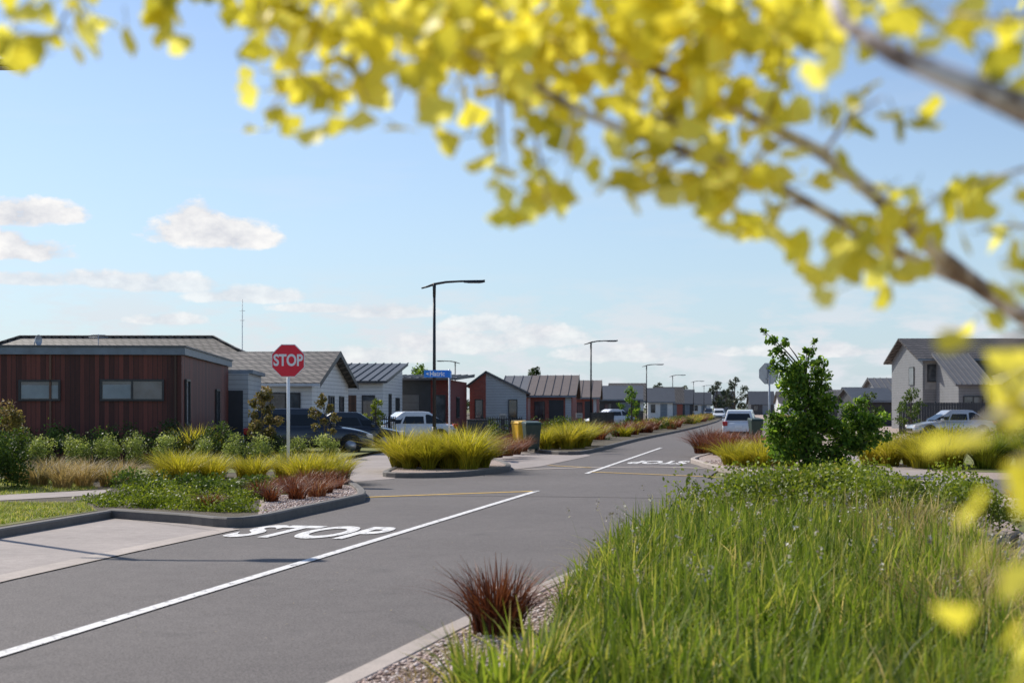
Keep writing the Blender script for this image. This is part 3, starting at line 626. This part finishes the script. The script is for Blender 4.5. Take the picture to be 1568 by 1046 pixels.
window(e,xa+1.5,xa+2.1,.9,2.2,0,mull=0); window(e,xl+.35,xl+.9,.9,2.2,0,mull=0)
# 6,7
for nm,u0,u1,D,rt,z_e,z_r,mm in (('brick_house',812,876,104,577,2.5,4.0,'metal_br'),('brick_house',880,914,124,583,2.5,4.0,'metal_br'),('brick_house',770,815,110,575,2.6,4.1,'metal_gr')):
    e=empty(nm,(at(u0,D),D,0),math.radians(-5)); w=at(u1,D)-at(u0,D)
    box(e,'walls',(0,w),(0,8),(0,z_e),M['brick_red']); gable_x(e,0,w,0,8,z_e,z_r,M[mm],.3,int(w/.5),M['brick_red'],yr=5.5)
    garage(e,w*.45,w*.8,2.2,0,M['charcoal']); window(e,w*.1,w*.35,.8,2.1,0)
    box(e,'entry_panel',(w*.84,w*.98),(-.02,-.002),(0,2.4),M['wb_lgrey'])
# far left side houses
for i,(u0,u1,D,rt,wm,rm,zr2) in enumerate(((918,980,150,0,'wb_dark','metal_dk',3.9),(935,985,175,0,'wb_white','tile_g',4.6),(992,1030,205,0,'wb_white','metal_dk',4.4),(1005,1045,250,0,'brick_red','tile_g',5.2),(1035,1062,270,0,'wb_dark','metal_dk',5.0),(1060,1088,320,0,'wb_white','metal_dk',5),(1095,1125,380,0,'wb_dark','metal_dk',6),(1245,1300,210,0,'wb_lgrey','tile_g',4.2),(1300,1345,190,0,'wb_white','metal_dk',4.3),(1195,1240,240,0,'wb_white','tile_g',4.3),(1150,1185,300,0,'wb_dark','metal_dk',5),(1270,1325,160,0,'wb_dark','tile_g',3.5))):
    e=empty('bungalow',(at(u0,D),D,0),math.radians(-5)); w=at(u1,D)-at(u0,D)
    box(e,'walls',(0,w),(0,9),(0,2.5),M[wm]); gable_x(e,0,w,0,9,2.5,zr2,M[rm],.35,0,M[wm]); window(e,w*.12,w*.3,.9,2.1,0); garage(e,w*.5,w*.78,2.2,0,M['fascia'])
e=empty('bungalow',(at(1352,125),125,0),0); box(e,'walls',(0,5),(0,8),(0,2.6),M['wb_grey']); gable_x(e,0,5,0,8,2.6,4.2,M['metal_gr'],.35,10,M['wb_grey']); window(e,1,2.4,.9,2.1,0)
e=empty('bungalow',(at(1312,118),118,0),0); box(e,'walls',(0,3.2),(0,7),(0,2.2),M['charcoal']); gable_x(e,0,3.2,0,7,2.2,3.2,M['metal_dk'],.3,0,M['wb_dark'])
# two-storey
e=empty('two_storey_house',(28.3,98,0),0)
box(e,'walls',(0,16),(0,8),(0,5.05),M['wb_grey']); gable_x(e,0,16,0,8,5.05,6.5,M['tile_g'],.5,0,M['wb_grey'],yr=4.4)
box(e,'bay',(.15,1.3),(-.03,-.001),(2.9,4.95),M['render']); window(e,.3,1.1,3.4,4.6,-.03,mull=0); window(e,9,11,3.4,4.7,0)
window(e,2,3.2,3.2,4.5,-.075,'s',0)
box(e,'front_wing',(.9,3.0),(-5,-.05),(0,3.2),M['wb_grey']); slab(e,'front_wing_roof',(.6,-5.4,3.15),(3.1,-5.4,3.15),(3.1,-.06,5.35),(.6,-.06,5.35),.12,M['metal_gr'],7)
obj('front_wing_side',[(.9,-5,3.2),(.9,-.05,3.2),(.9,-.05,5.2)],[(0,1,2)],M['wb_grey'],e)
window(e,1.2,2.5,1.0,2.4,-5,mull=1)
box(e,'garage_wing',(3.15,14),(-8,-.06),(0,3.1),M['render']); hip(e,2.7,14.4,-8.4,-.1,3.1,5.0,M['tile_g'])
window(e,4,5.6,1.2,2.4,-8,mull=1); garage(e,7,11,2.4,-8,M['charcoal'])
# fences
def fence(name,x0,y0,x1,y1,h,m,gap=.16,solid=False):
    e=empty(name,(x0,y0,.08),math.atan2(y1-y0,x1-x0)); L=math.hypot(x1-x0,y1-y0)
    V=[];Fc=[]
    def bb(a0,a1,b0,b1,z0,z1):
        k=len(V); V.extend([(a,b_,c) for a in (a0,a1) for b_ in (b0,b1) for c in (z0,z1)]); Fc.extend([tuple(i+k for i in q) for q in ((0,1,3,2),(4,6,7,5),(0,4,5,1),(2,3,7,6),(0,2,6,4),(1,5,7,3))])
    n=int(L/gap)
    for i in range(n+1): bb(i*gap,i*gap+(gap*.92 if solid else .035),-.012,.012,.05,h+(.0 if solid else 0))
    obj('palings',V,Fc,m,e); V=[];Fc=[]
    for z in (.2,h-.15): bb(0,L,.013,.05,z,z+.06)
    for i in range(int(L/2)+1): bb(i*2-.04,i*2+.04,.051,.13,0,h+.05)
    obj('rails',V,Fc,m,e)
fence('picket_fence',at(528,56),56,at(605,60),60,1.2,M['metal_bl'])
fence('timber_fence',at(1378,82),82,at(1378,82)+14,80,1.85,M['charcoal'],.15,True)
fence('picket_fence',at(740,70),70,at(800,72),72,1.1,M['metal_bl'])
fence('picket_fence',at(905,100),100,at(985,150),150,1.2,M['metal_bl'])

# ============================================================ STREET FURNITURE
def octo(r,y): return [(r*math.cos(math.pi/8+i*math.pi/4),y,r*math.sin(math.pi/8+i*math.pi/4)) for i in range(8)]
def stop_sign(x,y,rot,h=3.02):
    e=empty('stop_sign',(x,y,0),rot); R=.385; zc=h-R*.924
    multitube('post',[([(0,0,0),(0,0,h-.06)],[.035,.035])],M['signwhite'] if rot<1 else M['galv'],e,12)
    for nm,r,y0,y1,mm in (('plate',R,-.045,-.040,M['galv']),('border',R-.001,-.049,-.0455,M['signwhite']),('face',R-.018,-.053,-.0495,M['signred'])):
        V=[(a,b_,c+zc) for a,b_,c in octo(r,y0)]+[(a,b_,c+zc) for a,b_,c in octo(r,y1)]
        obj(nm,V,[tuple(range(8)),tuple(range(15,7,-1))]+[(i,(i+1)%8,(i+1)%8+8,i+8) for i in range(8)],mm,e)
    t=text('legend','STOP',.30,M['signwhite'],e,.009); t.rotation_euler=(math.pi/2,0,0); t.location=(0,-.0545,zc); t.scale=(.88,1.15,1)
    for z in (-.18,.18): box(e,'bracket',(-.09,.09),(-.039,.0),(zc+z-.02,zc+z+.02),M['galv'])
stop_sign(-4.86,30.9,math.radians(3)); stop_sign(at(1178,48),48,math.pi+.25,3.15)
e=empty('street_name_sign',(at(688,45),45,0),0)
multitube('post',[([(0,0,0),(0,0,2.86)],[.03,.03])],M['signwhite'],e,10)
e3=box(e,'blade',(-.80,-.02),(-.045,-.032),(2.60,2.83),M['signblue'],.003)
box(e,'cross_blade',(-.01,.07),(-.7,.12),(2.58,2.80),M['signblue'],.003)
t=text('legend','Hatric',.20,M['signwhite'],e,.005); t.rotation_euler=(math.pi/2,0,0); t.location=(-.38,-.0465,2.71); t.scale=(.95,1,1)
obj('arrow',[(-.74,-.0465,2.715),(-.66,-.0465,2.76),(-.66,-.0465,2.67)],[(0,1,2)],M['signwhite'],e)
def lamp(x,y,rot=0,h=6.5):
    e=empty('street_lamp',(x,y,0),rot)
    multitube('pole',[([(0,0,0),(0,0,.9)],[.10,.10]),([(0,0,.9),(0,0,h-.15)],[.070,.052])],M['metal_bl'],e,12)
    multitube('arm',[([(-.50,0,h-.22),(-.25,0,h-.15),(0,0,h-.06),(.45,0,h+.02),(1.0,0,h+.05),(1.3,0,h+.05)],[.03,.04,.05,.045,.04,.04])],M['metal_bl'],e,8)
    multitube('bracket',[([(0,0,h-.55),(0,0,h-.02)],[.06,.07])],M['metal_bl'],e,10)
    V=[(1.15,-.06,h+.0),(1.35,-.17,h-.01),(1.85,-.17,h),(1.97,-.08,h+.02),(1.97,.08,h+.02),(1.85,.17,h),(1.35,.17,h-.01),(1.15,.06,h)]
    V+= [(a,b_*.8,c+.09) for a,b_,c in V]
    obj('luminaire',V,[tuple(range(8)),tuple(range(15,7,-1))]+[(i,(i+1)%8,(i+1)%8+8,i+8) for i in range(8)],M['metal_bl'],e)
    box(e,'led_panel',(1.4,1.8),(-.1,.1),(h-.02,h-.011),M['lens'])
lamp(at(665,55.3),55.3,0)
lamp(at(905,104.6),104.6,.05); lamp(at(990,162),162,.05); lamp(at(1030,215),215,.05); lamp(at(1062,264),264,.05); lamp(at(1078,315),315,.05); lamp(at(697,150),150,math.pi*.97)
lamp(-8.98,20.3,0)
e=empty('radio_mast',(at(371,300),300,0)); multitube('mast',[([(0,0,0),(0,0,24.5)],[.10,.07])],M['galv'],e,6)
multitube('crossarms',[([(-.6,0,22),(.6,0,22)],[.05,.05]),([(-.45,0,20),(.45,0,20)],[.05,.05])],M['galv'],e,6)
def bin_(name,x,y,body,lid,rot=0):
    e=empty(name,(x,y,.1),rot)
    V=[(-.22,-.25,.06),(.22,-.25,.06),(.22,.22,.06),(-.22,.22,.06),(-.29,-.36,.95),(.29,-.36,.95),(.29,.32,.95),(-.29,.32,.95)]
    o=obj('body',V,[(0,1,2,3),(0,4,5,1),(1,5,6,2),(2,6,7,3),(3,7,4,0),(4,7,6,5)],body,e); q=o.modifiers.new('b','BEVEL'); q.width=.03; q.segments=2
    V=[(-.31,-.39,.951),(.31,-.39,.951),(.31,.36,.951),(-.31,.36,.951),(-.28,-.34,1.02),(.28,-.34,1.02),(.28,.33,1.07),(-.28,.33,1.07)]
    o=obj('lid',V,[(3,2,1,0),(0,1,5,4),(1,2,6,5),(2,3,7,6),(3,0,4,7),(4,5,6,7)],lid,e); q=o.modifiers.new('b','BEVEL'); q.width=.02; q.segments=2
    multitube('wheels',[([(-.27,.27,.1),(-.21,.27,.1)],[.1,.1]),([(.21,.27,.1),(.27,.27,.1)],[.1,.1])],M['rubber'],e,12)
    multitube('handle',[([(-.24,.40,.97),(.24,.40,.97)],[.018,.018])],lid,e)
bin_('wheelie_bin',at(814,51),51,M['bin_green'],M['bin_green'],.2); bin_('wheelie_bin',at(799,52.2),52.2,M['bin_yellow'],M['bin_yellow'],.4); bin_('wheelie_bin',at(1157,66),66,M['bin_green'],M['bin_green'],.1)
e=empty('utility_cabinet',(at(731,60),60,.1)); box(e,'cabinet',(-.42,.42),(-.25,.25),(0,1.0),M['charcoal'],.02); box(e,'top',(-.45,.45),(-.28,.28),(1.0,1.05),M['charcoal'],.01); box(e,'door_gap',(-.008,.008),(-.254,-.2505),(.05,.95),M['rubber'])
for q in ((at(770,78),78),(at(887,88),88)):
    e=empty('letterbox',(q[0],q[1],.1)); box(e,'post',(-.12,.12),(-.1,.1),(0,.9),M['charcoal']); box(e,'box',(-.2,.2),(-.16,.16),(.9,1.2),M['render'],.01); box(e,'slot',(-.13,.13),(-.166,-.161),(1.05,1.08),M['rubber'])

# ============================================================ CARS (x forward)
def car(name,x,y,rot,paint,L=4.4,W=1.78,Ht=1.5,wagon=False):
    e=empty(name,(x,y,.02),rot); h=L/2; w=W/2
    st=[(-h,.32,.62,.80),(-h+.05,.24,.88,.93),(-h+.5,.2,.94,1.0),(-.9,.2,.94,1.0),(.3,.2,.92,1.0),(.95,.2,.90,.99),(h-.7,.2,.82,.96),(h-.18,.22,.70,.88),(h,.32,.56,.70)]
    V=[];Fc=[]
    for (X,zb,zt,k) in st:
        zt*=Ht/1.48
        V+=[(X,-w*k*.86,zb),(X,-w*k*.98,zb+.1),(X,-w*k,(zb+zt)/2),(X,-w*k*.95,zt-.06),(X,-w*k*.80,zt),(X,0,zt+.025),(X,w*k*.80,zt),(X,w*k*.95,zt-.06),(X,w*k,(zb+zt)/2),(X,w*k*.98,zb+.1),(X,w*k*.86,zb)]
    n=11
    for i in range(len(st)-1):
        for j in range(n): Fc.append((i*n+j,(i+1)*n+j,(i+1)*n+(j+1)%n,i*n+(j+1)%n))
    Fc+=[tuple(range(n)),tuple((len(st)-1)*n+j for j in range(n))[::-1]]
    o=obj('body',V,Fc,paint,e,True); q=o.modifiers.new('s','SUBSURF'); q.levels=1; q.render_levels=2
    zb=.90*Ht/1.48; zr=Ht; xr0=-h+.12 if wagon else -h+.45; xr1=-h+.45 if wagon else -h+1.25; xf1=.28; xf0=1.12
    b0=w*.90; b1=w*.70
    base=[(xr0,-b0*.92),(-.7,-b0),(.4,-b0),(xf0,-b0*.86)]; top=[(xr1,-b1*.93),(-.7,-b1),(.15,-b1),(xf1,-b1*.92)]
    V=[(a,b_,zb-.03) for a,b_ in base]+[(a,-b_,zb-.03) for a,b_ in base[::-1]]+[(a,b_,zr-(.03 if i in (0,3) else 0)) for i,(a,b_) in enumerate(top)]+[(a,-b_,zr-(.03 if i in (0,3) else 0)) for i,(a,b_) in list(enumerate(top))[::-1]]
    o=obj('cabin',V,[(i,(i+1)%8,(i+1)%8+8,i+8) for i in range(8)]+[(8,9,14,15),(9,10,13,14),(10,11,12,13)],paint,e,False); q=o.modifiers.new('b','BEVEL'); q.width=.05; q.segments=3
    def pane(nm,A,B,C,D,i0=.06,out=.012):
        A,B,C,D=[Vector(q) for q in (A,B,C,D)]; c=(A+B+C+D)/4; nn=(B-A).cross(D-A).normalized()
        if nn.dot(c-Vector((-.2,0,zb)))<0: nn=-nn
        vs=[]
        for q in (A,B,C,D):
            vs.append(c+(q-c)*(1-i0)+nn*out)
        obj(nm,vs,[(0,1,2,3)],M['cglass'],e)
    def L2(i,s): return Vector((base[i][0],base[i][1]*s,zb+.02))
    def T2(i,s): return Vector((top[i][0],top[i][1]*s,zr-.08))
    for s in (1,-1):
        for i,j in ((0,1),(1,2),(2,3)): pane('side_window',L2(i,s),L2(j,s),T2(j,s),T2(i,s),.12)
        box(e,'mirror',(.72,.88),tuple(sorted((s*-(w*.98),s*-(w*1.12)))),(zb-.02,zb+.13),paint,.03)
    pane('windscreen',L2(3,1),L2(3,-1),T2(3,-1),T2(3,1),.08); pane('rear_window',L2(0,1),L2(0,-1),T2(0,-1),T2(0,1),.14)
    for X in (-h+.85,h-.85):
        for s in (1,-1):
            yo=s*w
            multitube('wheel_arch',[([(X,yo*.7,.34),(X,yo*.985+s*.012,.34)],[.385,.385])],M['rubber'],e,24)
            multitube('tyre',[([(X,yo*.75,.30),(X,yo*.985+s*.02,.30)],[.315,.315])],M['rubber'],e,24)
            multitube('hub',[([(X,yo*.8,.30),(X,yo*.985+s*.028,.30)],[.20,.20])],M['hub'],e,10)
    for s in (1,-1):
        box(e,'tail_light',(-h-.012,-h+.22),tuple(sorted((s*w*.62,s*w*.90))),(.70,.92),M['redlens'],.03)
        box(e,'headlight',(h-.32,h-.07),tuple(sorted((s*w*.52,s*w*.84))),(.56,.70),M['lens'],.03)
    box(e,'number_plate',(-h-.03,-h-.005),(-.18,.18),(.60,.72),M['signwhite']); box(e,'rear_bumper_trim',(-h-.02,-h+.1),(-w*.7,w*.7),(.30,.42),M['rubber'],.02); box(e,'grille',(h-.05,h+.015),(-.42,.42),(.36,.52),M['rubber'],.02)
    return e
car('parked_car',at(474,50),50,.15,M['car_dark'],4.5,1.8,1.6,True)
car('parked_car',at(540,56),56,.1,M['car_dark'],4.2,1.75,1.45)
car('parked_car',at(620,62),62,math.pi+.35,M['car_white'],4.4,1.75,1.46)
car('parked_car',at(934,118),118,math.pi+.5,M['car_white'],4.3,1.75,1.5)
car('parked_car',at(1134,74),74,math.radians(78),M['car_white'],4.2,1.78,1.52,True)
car('parked_car',at(1455,77),77,math.pi+.08,M['car_silver'],4.6,1.8,1.5)
car('parked_car',at(1101,190),190,math.radians(262),M['car_white'],4.3,1.75,1.5)
car('parked_car',at(1085,260),260,math.radians(262),M['car_dark'],4.3,1.75,1.5)

# ============================================================ GINKGO (trunk stands to the right of the path edge)
e=empty('ginkgo_tree',(0,0,0)); TR=Vector((1.65,2.5,0))
W=[]  # woody tubes
def pl(*q): return [Vector(P3(*a)) for a in q]
def rad(n,a,b_): return [a+(b_-a)*i/(n-1) for i in range(n)]
W.append(([TR+Vector((0,0,-.03)),TR+Vector((.02,.02,.8)),TR+Vector((-.03,.03,1.8)),TR+Vector((.05,0,3.0)),TR+Vector((0,0,4.4))],[.085,.07,.055,.035,.01]))
A=pl((1620,190,1.5),(1540,155,1.45),(1470,125,1.45),(1370,85,1.5),(1290,35,1.55),(1255,-60,1.7)); A=[TR+Vector((0,0,1.75))]+A; W.append((A,rad(len(A),.020,.006)))
B=pl((1620,520,2.2),(1500,440,2.15),(1420,375,2.1),(1340,300,2.1),(1260,235,2.1),(1170,190,2.15),(1060,130,2.2),(960,90,2.2),(850,60,2.2),(700,20,2.25),(560,-15,2.3)); B=[TR+Vector((-.02,0,1.5))]+B; W.append((B,rad(len(B),.016,.003)))
C=pl((1500,440,2.15),(1380,390,2.1),(1260,325,2.1),(1150,262,2.05),(1060,235,2.0),(970,205,2.0),(890,172,2.0),(800,120,2.05),(700,70,2.1),(600,30,2.1),(500,5,2.1),(420,-25,2.15)); W.append((C,rad(len(C),.010,.003)))
tw=[ # twigs
 [(800,120,2.05),(815,190,2.05),(828,250,2.05),(838,310,2.05)],[(760,95,2.08),(765,160,2.08),(768,215,2.08),(775,270,2.05)],[(880,170,2.0),(870,220,2.0),(868,250,2.0)],
 [(640,50,2.1),(625,110,2.1),(600,165,2.1)],[(560,20,2.1),(540,90,2.1),(560,150,2.1)],[(500,5,2.1),(480,70,2.1),(440,130,2.1),(410,175,2.1)],[(420,-25,2.15),(395,20,2.15),(440,90,2.1),(500,150,2.1)],
 [(420,-25,2.2),(300,-60,2.2),(180,-35,2.1),(110,5,2.05),(75,70,2.0)],[(300,-60,2.2),(255,-20,2.1),(255,10,2.1)],[(180,-35,2.1),(60,-10,2.0),(20,35,1.95)],
 [(700,20,2.25),(720,60,2.2),(680,110,2.15)],[(850,60,2.2),(900,110,2.15),(850,150,2.1)],[(960,90,2.2),(940,30,2.2),(900,-30,2.2)],[(1060,130,2.2),(1080,60,2.1),(1110,-20,2.1)],[(1170,190,2.15),(1200,110,2.1),(1180,20,2.1)],
 [(970,205,2.0),(955,250,2.0)],[(1060,235,2.0),(1100,270,2.0),(1120,290,2.0)],[(1060,235,2.0),(1000,260,2.0),(980,280,2.0)],[(1240,310,2.1),(1195,320,2.1),(1185,330,2.1)],[(1300,350,2.1),(1330,390,2.05),(1340,410,2.05)],[(1300,350,2.1),(1320,370,1.9),(1350,385,1.85)],
 [(970,205,2.0),(1000,170,1.95),(1040,190,1.9)],[(1150,262,2.05),(1170,230,2.0),(1210,210,1.95)],[(1150,262,2.05),(1090,280,1.95)],
 [(1340,300,2.1),(1390,330,2.0),(1440,300,2.0)],[(1260,235,2.1),(1300,180,2.0),(1350,150,1.9)],[(1600,250,1.9),(1530,270,1.9),(1480,285,1.9)],[(1620,350,2.0),(1540,345,2.0),(1500,350,2.0)],[(1620,420,2.0),(1560,440,2.0),(1540,450,2.0)],
 [(1620,20,1.6),(1540,30,1.6),(1450,20,1.65)],[(1290,35,1.8),(1330,-10,1.8),(1400,-20,1.8)],[(1060,130,2.2),(1020,180,2.1),(1040,200,2.1)],[(850,60,2.2),(780,30,2.1),(720,-20,2.1)],[(1000,100,2.2),(1010,30,2.2),(1030,-30,2.2)]]
for q in tw:
    v=pl(*q); W.append((v,rad(len(v),.0035,.0015)))
low=[[(1720,480,1.45),(1600,500,1.35),(1530,525,1.3)],[(1760,560,1.3),(1620,600,1.2),(1520,640,1.15),(1475,675,1.15)],[(1760,640,1.3),(1640,690,1.2),(1555,705,1.15)],[(1760,600,1.3),(1650,590,1.2),(1580,610,1.2)],[(1780,800,1.3),(1640,860,1.2),(1520,885,1.15)],[(1780,880,1.3),(1650,950,1.2),(1565,965,1.15)]]
for q in low:
    v=pl(*q); W.append(([TR+Vector((-.05,0,v[0].z-.15))]+v,rad(len(v)+1,.012,.002)))
multitube('branches',W,M['gbark'],e,8)
LV=[];LF=[];LR=[];PT=[]
def ginkgo_leaf(stem,s):
    a=Vector(rng.normal(size=3)); a.z=a.z*.6-.5; a.normalize(); n_=Vector(rng.normal(size=3)); n_=(n_-a*n_.dot(a)).normalized(); b_=a.cross(n_)
    p0=stem; p1=stem+a*s*.55; PT.append(([p0,p1],[.0011,.0009]))
    k=len(LV); LV.append(p1); half=math.radians(rng.uniform(48,62)); m_=9; cup=rng.uniform(-.25,.35)
    for i in range(m_):
        t=-1+2*i/(m_-1); an=t*half; r=s*(1-.10*abs(t)-(.22 if i==m_//2 else 0)+rng.normal(0,.03)); LV.append(p1+a*(r*math.cos(an))+b_*(r*math.sin(an))+n_*(cup*s*t*t+rng.normal(0,.02)*s))
    for i in range(m_-1): LF.append((k,k+1+i,k+2+i))
    rr=float(np.clip(rng.beta(2.2,1.8),0,1)); LR.extend([rr]*(m_+1))
def cluster(pt,n,s=.042,sp=.02):
    for _ in range(n): ginkgo_leaf(Vector(pt)+Vector(rng.normal(0,sp,3)),s*rng.uniform(.65,1.2))
def along(v,step,n,s=.042,sp=.022,skip=0):
    for i in range(skip,len(v)-1):
        L_=(v[i+1]-v[i]).length; c=max(1,int(L_/step))
        for j in range(c):
            if rng.random()<.85: cluster(v[i].lerp(v[i+1],(j+rng.random())/c),rng.integers(max(1,n-2),n+2),s,sp)
    cluster(v[-1],max(2,n-2),s,sp*.7)
for q in tw: along(pl(*q),.036,4,.042,.024)
along(B[5:],.035,5,.042,.04); along(B[2:6],.06,3,.042,.04); along(C[5:],.05,3); along(C[1:5],.07,3)
for _ in range(120):
    u=rng.uniform(400,1230); v_=rng.uniform(-60,62+ (45 if 650<u<1000 else 0)); cluster(P3(u,v_,rng.uniform(1.9,2.4)),4,.042,.03)
for _ in range(14): cluster(P3(rng.uniform(1250,1600),rng.uniform(-60,25),rng.uniform(1.6,2.0)),3,.042,.03)
for q in low: along(pl(*q)[1:],.036,3,.040,.018)
for _ in range(40):
    a=rng.uniform(0,6.28); cluster(TR+Vector((math.cos(a)*.5,math.sin(a)*.5,rng.uniform(2.6,4.4))),8,.042,.12)
multitube('petioles',PT,M['ginkgo'],e,3)
mesh_np('leaves',np.array([tuple(q) for q in LV]),np.array(LF),M['ginkgo'],np.array(LR),e)

# ============================================================ LIGHT + SKY
az=math.radians(-45); el=math.radians(43)
sv=Vector((math.sin(az)*math.cos(el),math.cos(az)*math.cos(el),math.sin(el)))
ld=bpy.data.lights.new('sun','SUN'); ld.energy=5.0; ld.angle=math.radians(.5); ld.color=(1,.94,.85)
lo=bpy.data.objects.new('sun',ld); lo.rotation_euler=sv.to_track_quat('Z','Y').to_euler(); lo.location=(-20,20,30); link(lo)
w=bpy.data.worlds.new('World'); scene.world=w; w.use_nodes=True; g=NG(w.node_tree); bg=w.node_tree.nodes['Background']
sky=g.new('ShaderNodeTexSky',sky_type='NISHITA'); sky.sun_disc=False; sky.sun_elevation=el; sky.sun_rotation=az; sky.air_density=1.0; sky.dust_density=.3; sky.ozone_density=1.3; sky.altitude=50
tc=g.new('ShaderNodeTexCoord'); sp=g.new('ShaderNodeSeparateXYZ'); g.l.new(tc.outputs['Generated'],sp.inputs[0]); x,y,z=sp.outputs
AZ=g.m('ARCTAN2',x,y); EL=g.m('ARCSINE',z)
wv=comb(g,AZ,g.m('MULTIPLY',EL,1.6)); nA=g.noise(wv,38,6,.6); nB=g.noise(comb(g,AZ,g.m('MULTIPLY',EL,3.2)),16,7,.60); nC=g.noise(comb(g,g.m('ADD',AZ,3.0),g.m('MULTIPLY',EL,6)),5,4,.6)
tot=None
for (u,v_,ra,re) in ((320,362,.046,.0165),(300,350,.024,.020),(350,368,.04,.013),(45,330,.042,.012),(20,335,.03,.012),(35,388,.036,.011),(5,380,.03,.014),(262,492,.028,.006),(480,474,.03,.005),(600,480,.038,.008),(820,520,.05,.012),(740,500,.035,.009),(700,530,.06,.012),(950,545,.05,.010),(380,455,.045,.009),(240,438,.055,.010),(150,430,.04,.008),(40,430,.04,.007),(1240,540,.06,.007),(560,548,.05,.009)):
    a0=math.atan((u-CX)/F); e0=math.atan((HY-v_)/F*math.cos(a0))
    du=g.m('DIVIDE',g.m('SUBTRACT',AZ,a0),ra); dv=g.m('DIVIDE',g.m('SUBTRACT',EL,e0),re)
    dv=g.m('MULTIPLY',dv,g.m('ADD',1.0,g.m('LESS_THAN',dv,0.0)))
    d=g.m('SUBTRACT',1.0,g.m('ADD',g.m('MULTIPLY',du,du),g.m('MULTIPLY',dv,dv)))
    tot=d if tot is None else g.m('MAXIMUM',tot,d)
cm=g.m('ADD',tot,g.m('MULTIPLY',g.m('SUBTRACT',nA,.5),3.2)); cum=g.mr(cm,-.05,.55,0,1)
cum=g.m('MULTIPLY',cum,g.mr(EL,.085,.10,.7,1))
band=g.m('MULTIPLY',g.mr(EL,.0,.02,.6,1),g.mr(EL,.050,.095,1,0))
st=g.m('MULTIPLY',g.mr(nB,.45,.58,0,1),band)
st2=g.m('MULTIPLY',g.mr(nC,.56,.8,0,.3),g.mr(EL,.1,.3,1,.0))
haze=g.mr(EL,-.02,.22,.80,0)
k_=.14
skyt=g.mix(1.0,sky.outputs[0],(.90,.90,.95,1),'MULTIPLY')
skyc=g.mix(haze,skyt,(.42/k_,.59/k_,.76/k_,1))
skyc=g.mix(g.m('MULTIPLY',g.m('ADD',st,st2),.85,clamp=True),skyc,(.76/k_,.79/k_,.84/k_,1))
cs_=g.mr(nA,.35,.65,0,1); cc=g.mix(cs_,(.68/k_,.70/k_,.76/k_,1),(.98/k_,.97/k_,.96/k_,1))
skyc=g.mix(cum,skyc,cc)
g.l.new(skyc,bg.inputs[0]); bg.inputs[1].default_value=k_

# ============================================================ CAMERA
cd=bpy.data.cameras.new('camera'); cd.lens=50; cd.sensor_width=36; cd.shift_y=(HY-523)/1568.0; cd.clip_start=.05; cd.clip_end=5000
cd.dof.use_dof=True; cd.dof.focus_distance=26; cd.dof.aperture_fstop=2.8; cd.dof.aperture_blades=9
co=bpy.data.objects.new('camera',cd); co.location=(0,0,H); co.rotation_euler=(math.pi/2,0,0); link(co); scene.camera=co
